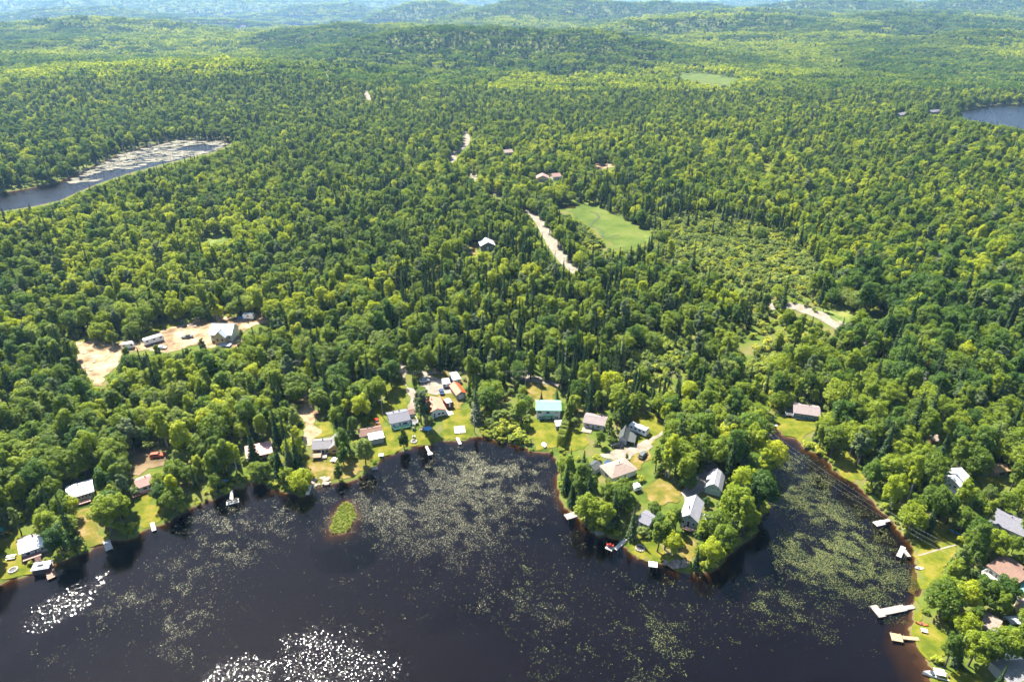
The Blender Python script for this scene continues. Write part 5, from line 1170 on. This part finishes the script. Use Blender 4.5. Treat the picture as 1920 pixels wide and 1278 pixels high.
# where which trees grow
conif = np.full((MH, MW), 0.11); yel = np.full((MH, MW), 0.22); big = np.full((MH, MW), 1.0); shr = np.zeros((MH, MW)); drk = np.full((MH, MW), 0.15)
for a, v, pp in (
 (conif,.80,[(1070,345),(1200,350),(1330,395),(1500,440),(1480,470),(1350,450),(1235,440),(1190,420),(1120,385)]),
 (conif,.38,[(760,480),(1050,480),(1200,480),(1420,540),(1440,640),(1250,690),(1000,700),(780,690),(700,600)]),
 (conif,.60,[(880,600),(1010,600),(1010,700),(870,720)]),
 (conif,.62,[(1040,680),(1260,680),(1290,770),(1140,775),(1040,790)]),
 (conif,.55,[(455,740),(560,760),(570,900),(455,880)]),
 (conif,.30,[(520,300),(720,300),(760,420),(600,440)]),
 (conif,.22,[(240,330),(470,290),(700,330),(700,470),(420,440),(250,430)]),
 (conif,.40,[(560,660),(720,690),(720,800),(660,800)]),
 (conif,.55,[(1180,470),(1240,440),(1240,480),(1190,490)]),
 (conif,.45,[(900,440),(1010,430),(1050,500),(900,520)]),
 (conif,.45,[(600,110),(700,85),(830,62),(1100,66),(1190,100),(1270,138),(1250,150),(620,150)]),  # conifers on the middle hill, denser to stand in for its shaded face
 (conif,.30,[(330,150),(640,160),(640,190),(330,170)]),
 (conif,.30,[(1055,850),(1120,880),(1180,940),(1160,1005),(1060,950)]),
 (yel,.55,[(-100,400),(180,400),(380,430),(700,480),(760,560),(760,640),(500,600),(380,560),(0,580),(-100,580)]),
 (yel,.75,[(380,420),(560,400),(720,470),(740,520),(560,520),(420,470)]),
 (yel,.42,[(1000,230),(1400,240),(1420,320),(1150,310),(1000,290)]),
 (yel,.45,[(100,700),(420,690),(420,800),(250,830),(100,780)]),
 (yel,.32,[(1330,820),(1450,800),(1455,960),(1370,1060),(1300,1060),(1330,930)]),
 (yel,.45,[(1180,680),(1330,680),(1340,780),(1210,780)]),
 (drk,.60,[(1560,520),(2000,440),(2000,780),(1700,760),(1560,640)]),
 (drk,.45,[(-100,170),(350,240),(300,280),(100,340),(-100,360)]),
 (big,1.18,[(1560,500),(2000,440),(2000,780),(1700,780),(1560,640)]),
 (big,1.1,[(-100,600),(140,600),(170,720),(440,700),(440,900),(-100,980)]),
 (big,1.1,[(1500,780),(2000,780),(2000,1300),(1700,1300),(1700,1000)]),
 (shr,.6,[(1170,630),(1265,636),(1310,690),(1240,720),(1160,690)]),
 (big,1.2,[(1050,850),(1460,800),(1460,1000),(1300,1080),(1100,1000)]),
 (shr,.85,[(1215,420),(1330,400),(1500,450),(1540,500),(1540,560),(1440,550),(1330,520),(1230,480)]),
 (shr,.55,[(1360,580),(1500,600),(1520,640),(1440,760),(1400,760),(1370,680)]),
 (shr,.60,[(1080,390),(1120,420),(1160,480),(1100,490),(1050,420)]),
 (shr,.95,[(918,784),(956,772),(992,800),(992,836),(940,828),(905,816)]),
 (shr,.6,[(880,760),(905,770),(905,820),(882,820)]),
): mark(a, pp, v)

def sample_trees(y0, y1, s, seed, xk=0.86):
    r = np.random.default_rng(seed)
    ys = np.arange(y0, y1, s); P = []
    for k, y in enumerate(ys):
        w = xk*y+70; xs = np.arange(-w, w, s) + (s/2 if k % 2 else 0); P.append(np.stack((xs, np.full(len(xs), y)), 1))
    P = np.concatenate(P); P = P + r.uniform(-0.6, 0.6, P.shape)*s
    return P[:, 0], P[:, 1], r
def water_free(x, y, margin=1.5):
    ok = np.ones(len(x), bool)
    m = np.hypot(x, y) < 620
    d = pdist(LAKE, x[m], y[m]); ok[np.where(m)[0]] = d > margin
    for poly in (POND, FARLAKE, CREEK):
        xs = [p[0] for p in poly]; ys = [p[1] for p in poly]
        m = (x > min(xs)-20) & (x < max(xs)+20) & (y > min(ys)-20) & (y < max(ys)+20)
        if m.any():
            d = pdist(poly, x[m], y[m]); i = np.where(m)[0]; ok[i] &= d > margin
    return ok
low = np.zeros((MH, MW), bool)
for pp in ([(1222,428),(1330,410),(1500,455),(1535,500),(1520,545),(1440,540),(1330,512),(1235,474)], [(1092,392),(1122,412),(1150,470),(1110,478),(1070,420)], [(925,790),(956,780),(986,804),(984,830),(944,824),(912,814)], [(1180,636),(1260,640),(1300,690),(1240,710),(1170,680)], [(1372,596),(1470,604),(1480,640),(1430,700),(1390,690)], [(1440,545),(1500,540),(1560,560),(1540,575),(1480,565)]): mark(low, pp)
def open_view(x, y, z, h, rad, frac=1.0):
    ok = np.ones(len(x), bool)
    for (dx, t) in ((0,.97),(0,.75),(-.75,.62),(.75,.62),(-.45,.86),(.45,.86),(0,.45),(-.7,.4),(.7,.4),(0,.1)):
        a, b = proj(x+dx*rad*frac, y, z+h*t); ok &= ~look(clear, a, b)
    return ok
def choose_kind(px, py, x, y, r):
    n = len(x); jx = px + r.normal(size=n)*14; jy = py + r.normal(size=n)*9
    u = r.random(n); c = look(conif, jx, jy); yy = look(yel, jx, jy); dk = look(drk, jx, jy)
    c = c*np.clip(0.3+1.6*fbm(x, y, 70, 21, 2), 0.3, 1.5)
    yy = yy*np.clip(4.5*fbm(x, y, 90, 33, 2)-1.35, 0.05, 2.0)
    kind = np.full(n, 'green', dtype=object)
    v = r.random(n)
    kind[v < yy] = 'yellow'; kind[(v >= yy) & (v < yy+dk)] = 'dark'; kind[(v > 0.94)] = 'olive'
    kind[u < c] = 'spruce'; kind[(u < c) & (v > 0.90)] = 'greyspruce'
    kind[(u > 0.965)] = 'pine'; kind[(u > 0.994)] = 'dead'; kind[(u > 0.9985)] = 'rust'
    return kind
def settle(x, y, r, hs, keep_clear=True, smin=0.6, smax=1.22):
    z = hgt(x, y); px, py = proj(x, y, z)
    kind = choose_kind(px, py, x, y, r)
    idx = np.zeros(len(x), int)
    for k_ in set(kind): m = kind == k_; idx[m] = K[k_][r.integers(0, len(K[k_]), m.sum())]
    sc = r.uniform(smin, smax, len(x))*look(big, px, py)*hs
    sh = r.random(len(x)) < look(shr, px, py); idx[sh] = K['shrub'][r.integers(0, 2, sh.sum())]; sc[sh] = r.uniform(0.8, 1.5, sh.sum())
    return z, kind, idx, sc, sh
# near and middle forest
NB = []
for (y0, y1, s, sd, hs) in ((70, 560, 4.6, 101, 0.82), (560, 1150, 4.9, 102, 0.84)):
    x, y, r = sample_trees(y0, y1, s, sd)
    ok = water_free(x, y) & ((fbm(x, y, 14, 61, 2) > .24) | (r.random(len(x)) < .35)); x = x[ok]; y = y[ok]
    z, kind, idx, sc, sh = settle(x, y, r, hs)
    # try again smaller where a full-grown tree would stand in front of open ground
    done = np.zeros(len(x), bool)
    for k_ in (1.0, 0.72, 0.5):
        t = ~done; ii = np.where(t)[0]
        o_ = open_view(x[ii], y[ii], z[ii], FH[idx[ii]]*sc[ii]*k_, FR[idx[ii]]*sc[ii]*k_)
        good = ii[o_]; sc[good] *= k_; done[good] = True
    for (fx, fy, fr) in FOOT: done &= np.hypot(x-fx, y-fy) > fr + 0.5*FR[idx]*sc
    hit = np.zeros(len(x), bool)
    for t in (.95, .6): a, b = proj(x, y, z+FH[idx]*sc*t); hit |= look(low, a, b)
    done &= ~(hit & ~sh & (r.random(len(x)) < .9))
    e = (kind == 'spruce')
    sz = sc*np.where(e, r.uniform(1.0, 1.5, len(x)), r.uniform(0.85, 1.12, len(x)))
    NB.append((x[done], y[done], z[done], idx[done], sc[done], sz[done], sh[done]))
TX, TY, TZ, TI, TS, TSZ, TSH = [np.concatenate(q) for q in zip(*NB)]
# hand-placed trees: (base x, base y in the photo, kind, height in m, label)
HERO = [
 (1062,925,'spruce',13,'dark spruce at the western edge of the peninsula'),
 (1072,948,'spruce',11,'shorter dark spruce by the blue kayak on the peninsula'),
 (1098,985,'green',13,'round green tree above the shaded grey dock on the peninsula'),
 (1128,995,'green',12,'green tree leaning over the shaded grey dock'),
 (1150,985,'spruce',14,'pointed spruce behind the angled dock with red chairs'),
 (1166,965,'green',12,'green tree left of the slate-roofed cabin'),
 (1330,1062,'yellow',11,'bright green tree at the southern corner of the peninsula'),
 (1304,1066,'spruce',8,'small spruce at the rocky point of the peninsula'),
 (1352,1040,'green',12,'leafy tree on the southeastern shore of the peninsula'),
 (258,642,'spruce',6,'small dark spruce at the back edge of the sandy clearing'),
 (300,676,'green',9,'young green tree at the front edge of the sandy clearing'),
 (385,672,'pine',11,'thin pine in front of the unfinished house'),
 (455,640,'green',7,'young green tree beside the unfinished house'),
 (240,676,'green',8,'young tree before the short white trailer'),
 (799,806,'pine',19,'tall grey-green pine in front of the coral-roofed cottage'),
 (790,795,'pine',16,'shorter pine pressed against the tall pine by the coral-roofed cottage'),
 (758,842,'cedar',9.5,'dense dark conical cedar on the lawn before the grey-roofed white cottage'),
 (212,1000,'green',15,'broad round maple at the water between the white-roofed and pink-roofed cottages'),
 (232,985,'green',13,'leafy maple just behind the broad round maple at the western shore'),
 (120,1044,'dark',12.5,'dark round tree by the brown dock beside the grey-roofed lakeside cottage'),
 (96,1010,'green',11,'green tree behind the dark round tree near the grey-roofed lakeside cottage'),
 (636,900,'cedar',7.5,'rounded dark bush-shaped cedar at the rocky landing below the yellow cottage'),
 (645,872,'cedar',10,'slim pointed cedar on the lawn below the yellow cottage'),
 (686,872,'olive',12,'thin grey-green birch leaning by the shore near the brown-roofed cottage'),
 (1184,1010,'greyspruce',12,'silvery spruce at the tip of the peninsula beside the slate-roofed cabin'),
 (1232,1034,'green',12.5,'slender green tree left of the blue-grey peninsula house'),
 (1246,1030,'green',12,'second slender green tree beside the blue-grey peninsula house'),
 (1258,1044,'yellow',10,'bright yellow-green tree in front of the blue-grey peninsula house'),
 (1015,752,'spruce',5.0,'small lone spruce on the lawn behind the green-roofed cottage'),
 (1175,862,'cedar',3.0,'tiny dark cone shrub at the bend of the peninsula driveway'),
 (890,812,'dead',14,'bare grey dead spruce on the shore east of the paved lawn patch'),
 (893,790,'greyspruce',16,'tall grey spruce at the shore right of the orange-roofed garage'),
 (478,868,'spruce',15,'tall dark spruce beside the red-roofed cottage'),
 (527,898,'spruce',15,'pointed spruce between the red-roofed and yellow cottages'),
 (545,880,'greyspruce',14,'greyish spruce just left of the yellow cottage'),
 (1720,752,'dead',14,'pale bare dead tree among the maples on the eastern shore'),
 (1540,752,'dead',13,'leafless grey tree behind the blue cottage'),
 (1700,745,'dead',12,'leafless tree standing beside the pale bare dead tree'),
 (1855,1050,'green',12,'large round maple behind the brown-roofed eastern house'),
 (1822,1046,'green',12,'round maple on the edge of the eastern lawn'),
 (1770,1140,'green',11.5,'leafy tree by the big grey dock on the eastern shore'),
 (1800,1150,'yellow',12,'bright tree between the brown-roofed and tan-roofed eastern houses'),
 (1836,1142,'green',11.5,'green tree behind the tan-roofed eastern cabin'),
 (1872,1138,'dark',11.5,'dark green tree below the brown-roofed eastern house'),
 (1790,1245,'greyspruce',10,'bluish spruce beside the moored motorboat'),
 (1815,1248,'green',12,'green tree right of the bluish spruce near the motorboat'),
 (1845,1246,'green',12,'broad tree in front of the tan-roofed eastern cabin'),
 (1872,1240,'green',12,'round tree between the tan-roofed cabin and the white canopy tent'),
 (1812,952,'yellow',8,'low golden-green tree in front of the white-roofed eastern house'),
 (1848,948,'olive',8.5,'low olive tree right of the white-roofed eastern house'),
]
HX = np.array([G(h[0], h[1]).to_tuple() for h in HERO])
for (hx, hy, hz), h in zip(HX, HERO):
    rad = 0.27*h[3] if h[2] not in ('spruce','greyspruce','cedar','dead') else 0.16*h[3]
    d = np.hypot(TX-hx, TY-hy); k = d > rad+1.0
    TX, TY, TZ, TI, TS, TSZ, TSH = [q[k] for q in (TX, TY, TZ, TI, TS, TSZ, TSH)]
# nearest trees in view become things; the rest is one mass
tpx, tpy = proj(TX, TY, TZ+0.6*FH[TI]*TS)
inv = (tpx > -15) & (tpx < 1935) & (tpy > 0) & (tpy < 1290) & ~TSH
dist = np.sqrt(TX**2+TY**2+(TZ-CAM_H)**2)/(FH[TI]*TS)**0.35
tk = np.array([FORMS[i][5] for i in TI], dtype=object)
leafy = np.isin(tk, ('green','yellow','dark','olive','cedar')); con = np.isin(tk, ('spruce','greyspruce','pine','dead','rust'))
single = np.zeros(len(TX), bool)
for grp, cap in ((leafy, 275), (con, 280)):
    ii = np.where(grp & inv)[0]; ii = ii[np.argsort(dist[ii])][:cap]; single[ii] = True
WORD = dict(green='mid-green round-crowned broadleaf tree', yellow='yellow-green bright broadleaf tree', dark='dark green broadleaf tree', olive='dull olive broadleaf tree', spruce='dark pointed spruce', greyspruce='greyish pointed spruce', pine='tall grey-green pine', dead='bare grey dead tree', rust='rust-brown dead spruce', cedar='dense cedar')
NAME = dict(green='broadleaf_tree', yellow='broadleaf_tree', dark='broadleaf_tree', olive='broadleaf_tree', spruce='spruce_tree', greyspruce='spruce_tree', pine='pine_tree', dead='dead_tree', rust='dead_tree', cedar='cedar_tree')
MARKS = [(60,1020,'the grey and white roofed cottage'),(150,915,'the cream cottage'),(268,905,'the pink-roofed lake cottage'),(488,840,'the red-roofed cottage'),(612,830,'the yellow cottage'),(695,812,'the brown-roofed cottage'),(750,780,'the long white cottage'),(825,757,'the coral-roofed cottage'),(862,732,'the orange-roofed garage'),(1028,768,'the green-roofed cottage'),(1112,788,'the mauve-roofed cottage'),(1195,808,'the long white camper'),(1160,880,'the hip-roofed bungalow'),(1343,905,'the mint barn garage'),(1300,960,'the blue-grey peninsula house'),(1207,973,'the slate-roofed cabin'),(1505,765,'the blue cottage'),(1790,900,'the white two-storey house'),(1885,980,'the slate-roofed long house'),(1880,1065,'the brown-roofed eastern house'),(1847,1165,'the tan-shingled cabin'),(1905,1245,'the white canopy tent'),(415,620,'the unfinished house'),(185,680,'the sandy clearing'),(1525,590,'the open road in the east'),(575,770,'the sandy driveway'),(1400,650,'the creek'),(1040,450,'the gravel road by the meadow'),(250,800,'the western wood'),(1650,830,'the eastern bank lawn'),(1400,870,'the lily bay'),(1250,900,'the peninsula lawn')]
def place_of(px, py):
    m = min(MARKS, key=lambda q: (q[0]-px)**2+(1.4*(q[1]-py))**2); dx, dy = px-m[0], py-m[1]
    rel = ('left of ' if dx < 0 else 'right of ') if abs(dx) > 1.1*abs(dy) else ('behind ' if dy < 0 else 'in front of ')
    far = math.hypot(dx, dy); return ('just ' if far < 45 else 'far ' if far > 120 else '')+rel+m[2]
def plant(idx, loc, rz, sx, sz, label, group=None):
    c, t, w, H, Rc, kind = FORMS[idx]
    o = thing(NAME[kind], loc, rz, label, 'tree', group); o.scale = (sx, sx, sz)
    link('trunk', t, o); link('crown', c, o)
    return o
rr_ = random.Random(5)
for i in np.where(single)[0]:
    k_ = tk[i]; hh = TSZ[i]*FH[TI[i]]; pl = place_of(tpx[i], tpy[i]); lab = ('short ' if hh < 10.5 else 'tall ' if hh > 14 else '')+WORD[k_]+' '+pl; lab = lab.replace('tall tall', 'very tall').replace('short tall', 'low')
    plant(int(TI[i]), (TX[i], TY[i], TZ[i]), rr_.uniform(0, 6.28), TS[i], TSZ[i], lab, 'trees '+pl.replace('just ', '').replace('far ', ''))
for h, p in zip(HERO, HX):
    lst = list(K[h[2]]); i = int(lst[0]) if len(lst) < 6 else int(lst[3] if 'slender' in h[4] or 'young' in h[4] else lst[0]); s = h[3]/FH[i]; rr_.random()
    plant(i, tuple(p), rr_.uniform(0, 6.28), s*(1.04 if h[2] in ('green','yellow','dark') else 1.0), s, h[4])
m = ~single
scatter('forest', np.stack((TX, TY, TZ), 1)[m], rng.uniform(0, 6.28, m.sum()), np.stack((TS*rng.uniform(.85, 1.2, len(TS)), TS*rng.uniform(.85, 1.2, len(TS)), TSZ), 1)[m], TI[m], COL_TREE)
# far forest: stands
FXs = []
for (y0, y1, s, sd, hs, xk) in ((1150, 2600, 19, 201, 0.85, 0.86), (2600, 6200, 34, 202, 1.25, 0.88), (6200, 9500, 70, 203, 2.0, 0.9)):
    x, y, r = sample_trees(y0, y1, s, sd, xk)
    ok = water_free(x, y, 14); z = hgt(x, y)
    a, b = proj(x, y, z+6); ok &= ~look(clear, a, b); a, b = proj(x, y, z+13); ok &= ~look(clear, a, b)
    # skip slopes that face away behind a crest
    x, y, z = x[ok], y[ok], z[ok]; n = len(x); px, py = proj(x, y, z)
    u = r.random(n); v = fbm(x, y, 300, 41, 3)
    idx = np.where(u < .4, 0, np.where(u < .75, 1, 5)); idx[(v > .54) & (u < .6)] = 2; idx[(v < .40) & (u < .5)] = 3
    slope = (hgt(x, y+40)-hgt(x, y-40))/80.0; idx[r.random(n) < np.clip((slope-.05)*5, 0, .75)] = 3; idx[r.random(n) < np.clip((slope-.08)*3, 0, .5)] = 4  # darker stands on slopes facing the camera paint in hill shading
    cc = look(conif, px, py); idx[r.random(n) < 0.06 + 1.2*np.maximum(cc-.12, 0)] = 4
    sc = r.uniform(0.8, 1.2, n)*hs; FXs.append((np.stack((x, y, z-1.0), 1), r.uniform(0, 6.28, n), np.stack((sc, sc, sc*r.uniform(0.8, 1.15, n)*(0.8 if hs > 1.5 else 1)), 1), idx))
scatter('far_forest', *[np.concatenate(q) for q in zip(*FXs)], COL_FAR)
# low growth: shrubs along the banks, the islet, the marsh and forest edges
def undergrowth():
    P = []; r = np.random.default_rng(77)
    n = len(LAKE)-6
    for i in range(n-1):
        a = LAKE[i]; b = LAKE[i+1]; L = math.hypot(b[0]-a[0], b[1]-a[1])
        for k in range(int(L/1.5)+1):
            t = r.random(); x = a[0]+(b[0]-a[0])*t; y = a[1]+(b[1]-a[1])*t
            nx, ny = -(b[1]-a[1])/(L+1e-6), (b[0]-a[0])/(L+1e-6); o = r.uniform(0.3, 4.5); P.append((x+nx*o, y+ny*o, r.uniform(0.4, 1.0), 0 if r.random() < 0.6 else 2))
    P = np.array(P); x, y = P[:, 0], P[:, 1]; d = pdist(LAKE, x, y); k = (d > 0.1); P = P[k]
    Q = []
    for poly, den, sc, forms_ in ((ISLAND, 3.2, (0.18, 0.42), (2, 2, 2)), ([gz(*p) for p in [(915,784),(956,772),(994,802),(992,838),(940,830),(905,818)]], 0.30, (0.5, 0.9), (0, 0, 2)), ([gz(*p) for p in [(1085,385),(1130,405),(1165,470),(1110,480),(1060,420)]], 0.04, (0.8, 1.5), (0, 1)), ([gz(*p) for p in [(1215,425),(1330,405),(1500,450),(1540,500),(1530,560),(1440,550),(1330,520),(1230,480)]], 0.16, (0.45, 1.2), (0, 0, 1)), ([gz(*p) for p in [(470,895),(540,890),(575,905),(570,926),(520,914),(480,905)]], 0.6, (0.4, 0.9), (0, 2)), ([gz(*p) for p in [(1170,632),(1262,638),(1305,692),(1240,715),(1160,685)]], 0.08, (0.8, 1.6), (0, 0, 1)), ([gz(*p) for p in [(1370,600),(1470,600),(1500,640),(1440,770),(1410,770),(1380,690)]], 0.05, (0.7, 1.3), (0, 1))):
        xs = [p[0] for p in poly]; ys = [p[1] for p in poly]; n = int((max(xs)-min(xs))*(max(ys)-min(ys))*den)
        x = r.uniform(min(xs), max(xs), n); y = r.uniform(min(ys), max(ys), n); k = inside(poly, x, y); x, y = x[k], y[k]
        Q.append(np.stack((x, y, r.uniform(*sc, len(x)), r.choice(forms_, len(x))), 1))
    # forest edges and gaps: anywhere on near land
    x, y, r2 = sample_trees(110, 520, 5.0, 78); k = water_free(x, y, 2.0); x, y = x[k], y[k]
    Q.append(np.stack((x, y, r2.uniform(0.5, 1.2, len(x)), r2.choice((0, 1, 1), len(x))), 1))
    P = np.concatenate([P]+Q); x, y = P[:, 0], P[:, 1]; z = hgt(x, y)
    idx = K['shrub'][P[:, 3].astype(int)]
    ok = open_view(x, y, z, FH[idx]*P[:, 2], FR[idx]*P[:, 2], 0.8)
    for (fx, fy, fr) in FOOT: ok &= np.hypot(x-fx, y-fy) > fr*0.8
    isl = inside(ISLAND, x, y); ok |= isl
    s = P[:, 2]
    scatter('undergrowth', np.stack((x, y, z-0.1), 1)[ok], r.uniform(0, 6.28, ok.sum()), np.stack((s, s, s), 1)[ok], idx[ok], COL_TREE)
undergrowth()
# ================================================================== clipped hedge
def hedge():
    a, b = HEDGE; n = 7; r = np.random.default_rng(9); o = thing('hedge', tuple(a), 0, 'tall clipped cedar hedge between the green-roofed and mauve-roofed cottages', 'hedge')
    d = b-a; L = math.hypot(d.x, d.y); ux, uy = d.x/L, d.y/L
    N = 7500; t = r.uniform(0, L, N); w = 1.25; h = 4.3
    side = r.integers(0, 5, N); off = np.where(side == 0, -w, np.where(side == 1, w, r.uniform(-w, w, N))); z = np.where(side >= 2, h+r.normal(size=N)*.12, r.uniform(0, h, N))
    off = off+r.normal(size=N)*.12; zt = .35*np.sin(t*2.1)+.2*np.sin(t*5); z = np.where(side >= 2, z+zt, z)
    pos = np.stack((ux*t-uy*off, uy*t+ux*off, z), 1); nrm = np.stack((-uy*np.sign(off)*(side < 2), ux*np.sign(off)*(side < 2), (side >= 2)*1.0+.4), 1)+r.normal(size=(N, 3))*.4
    v = leaf_quads(pos, nrm, .2*r.uniform(.7, 1.3, N), r)
    link('foliage', mesh_np('foliage', v, np.arange(4*N), np.full(N, 4), ['reed']), o)
    for i in range(n):
        s = L*(i+.5)/n; MB().cyl((ux*s, uy*s, -.2), (ux*s, uy*s, 2.6), .10, .05, 6).build('trunk', 'bark', o)
hedge()
# ================================================================== floating leaves
def lily(name, zones, mat, seed, smin, smax):
    r = np.random.default_rng(seed); PX = []; 
    for poly_px, den, thr, sc in zones:
        poly = [gz(*p) for p in poly_px]; xs = [p[0] for p in poly]; ys = [p[1] for p in poly]
        n = int((max(xs)-min(xs))*(max(ys)-min(ys))*den*2.2)
        x = r.uniform(min(xs), max(xs), n); y = r.uniform(min(ys), max(ys), n)
        d = pdist(poly, x+3*r.normal(size=n), y+3*r.normal(size=n)); k = d < 0; x, y, d = x[k], y[k], d[k]
        f = fbm(x, y, 16, seed, 4)*0.5+fbm(x+.6*y, y-.3*x, 3.0, seed+5, 2)*0.5; edge = np.clip(-d/14, 0, 1)
        p = (.05+np.clip((f-thr-.02)*6, 0, 1))*(.25+.75*edge)
        k = r.random(len(x)) < p; PX.append(np.stack((x[k], y[k], r.uniform(.6, 1.25, k.sum())*sc), 1))
    P = np.concatenate(PX); k = (pdist(LAKE, P[:, 0], P[:, 1]) < -.6) & (pdist(ISLAND, P[:, 0], P[:, 1]) > .3); P = P[k]; n = len(P)
    m = 6; a = np.arange(m)*2*math.pi/m; rot = r.uniform(0, 6.28, n); rad = P[:, 2]*r.uniform(smin, smax, n); el = r.uniform(.6, 1.0, n)
    ca, sa = np.cos(a)[None], np.sin(a)[None]; lx = rad[:, None]*ca; ly = rad[:, None]*el[:, None]*sa
    X = P[:, :1]+lx*np.cos(rot)[:, None]-ly*np.sin(rot)[:, None]; Y = P[:, 1:2]+lx*np.sin(rot)[:, None]+ly*np.cos(rot)[:, None]
    tx, ty = r.normal(size=(n, 1))*.09, r.normal(size=(n, 1))*.09
    Z = .03+np.abs(tx)*rad[:, None]+np.abs(ty)*rad[:, None]+tx*(X-P[:, :1])+ty*(Y-P[:, 1:2])
    v = np.stack((X, Y, Z), -1).reshape(-1, 3)
    me = mesh_np(name, v, np.arange(n*m), np.full(n, m), [mat])
    tag(link(name, me), kind='stuff'); print(name, n)
lily('lily_pads', [
 ([(160,1150),(300,1040),(420,950),(545,938),(565,985),(500,1050),(450,1160),(320,1240),(230,1210)], 5.0, .50, 1.0),
 ([(330,985),(420,945),(530,935),(560,950),(540,990),(430,1000),(340,1000)], 8.0, .40, 1.1),
 ([(580,925),(660,905),(700,888),(770,860),(900,828),(1000,852),(1045,875),(1042,960),(940,1020),(800,1040),(690,1020),(600,1010)], 7.0, .44, 1.0),
 ([(860,830),(1040,865),(1045,950),(900,960),(850,900)], 9.0, .42, 1.0),
 ([(640,1010),(900,1000),(1000,1080),(900,1200),(620,1170)], 2.0, .50, 1.0),
 ([(0,1120),(560,1040),(620,1278),(0,1300)], 1.2, .54, .9),
 ([(900,1100),(960,1090),(1000,1130),(960,1170),(905,1150)], 6.0, .46, 1.1), ([(1005,1140),(1060,1130),(1075,1165),(1040,1185),(1005,1175)], 10.0, .40, 1.1)], 'pad', 301, .055, .125)
lily('lily_leaves', [
 ([(1455,830),(1540,880),(1640,975),(1700,1045),(1700,1110),(1640,1140),(1540,1110),(1460,1080),(1430,1000),(1448,900)], 16.0, .42, 1.0),
 ([(930,1000),(1060,990),(1180,1090),(1380,1090),(1470,1100),(1620,1140),(1560,1180),(1380,1230),(1250,1290),(1000,1290),(950,1150)], 5.0, .49, 1.0),
 ([(1380,1080),(1560,1110),(1500,1180),(1380,1200)], 10.0, .42, 1.0), ([(1668,1070),(1690,1064),(1712,1080),(1716,1100),(1696,1108),(1672,1098)], 40, .12, .8), ([(1530,1180),(1570,1180),(1568,1205),(1535,1208)], 14, .3, 1.0), ([(1660,1140),(1700,1150),(1690,1170),(1655,1165)], 14, .3, 1.0), ([(1620,1215),(1648,1215),(1645,1232),(1620,1232)], 12, .3, 1.0)], 'pad_green', 302, .06, .14)
# drowned bog: pale floating mats on the left pond, standing dead trunks
def bog():
    r = np.random.default_rng(12); poly = [gz(*p) for p in [(120,345),(220,292),(330,264),(435,266),(400,284),(300,308),(190,338)]]
    xs = [p[0] for p in poly]; ys = [p[1] for p in poly]; k = 0; mb = MB()
    while k < 520:
        x, y = r.uniform(min(xs), max(xs)), r.uniform(min(ys), max(ys))
        if not inside(poly, np.array([x]), np.array([y]))[0] or fbm(np.array([x]), np.array([y]), 40, 4, 2)[0] < .42: k += .3; continue
        n = 7; rr2 = r.uniform(1.0, 3.6); mb.poly([(x+rr2*1.6*math.cos(6.283*i/n)*r.uniform(.7,1.2), y+rr2*math.sin(6.283*i/n)*r.uniform(.7,1.2), .05+.0004*k) for i in range(n)]); k += 1
    me = bpy.data.meshes.new('floating_bog'); me.from_pydata(mb.v, [], mb.f); me.materials.append(MATS['bog']); tag(link('floating_bog', me), kind='stuff')
    P = []
    for _ in range(160):
        x, y = r.uniform(min(xs), max(xs)), r.uniform(min(ys), max(ys))
        if inside(poly, np.array([x]), np.array([y]))[0]: P.append((x, y, -.5))
    P = np.array(P); s = r.uniform(.5, .9, len(P)); scatter('drowned_trunks', P, r.uniform(0, 6.28, len(P)), np.stack((s, s, s), 1), np.full(len(P), K['dead'][0]), COL_TREE)
bog()
# ------------------------------------------------------------------ air
hz, nt, out = nmat('haze')
vol = nd(nt, 'ShaderNodeVolumePrincipled'); vol.inputs['Color'].default_value = (0.34, 0.62, 1.0, 1); vol.inputs['Density'].default_value = HAZE; vol.inputs['Anisotropy'].default_value = 0.25
nt.links.new(vol.outputs[0], out.inputs['Volume'])
b = MB().box(-16500, 16500, -600, 17500, -110, 330).build('haze', 'haze'); tag(b, kind='stuff')
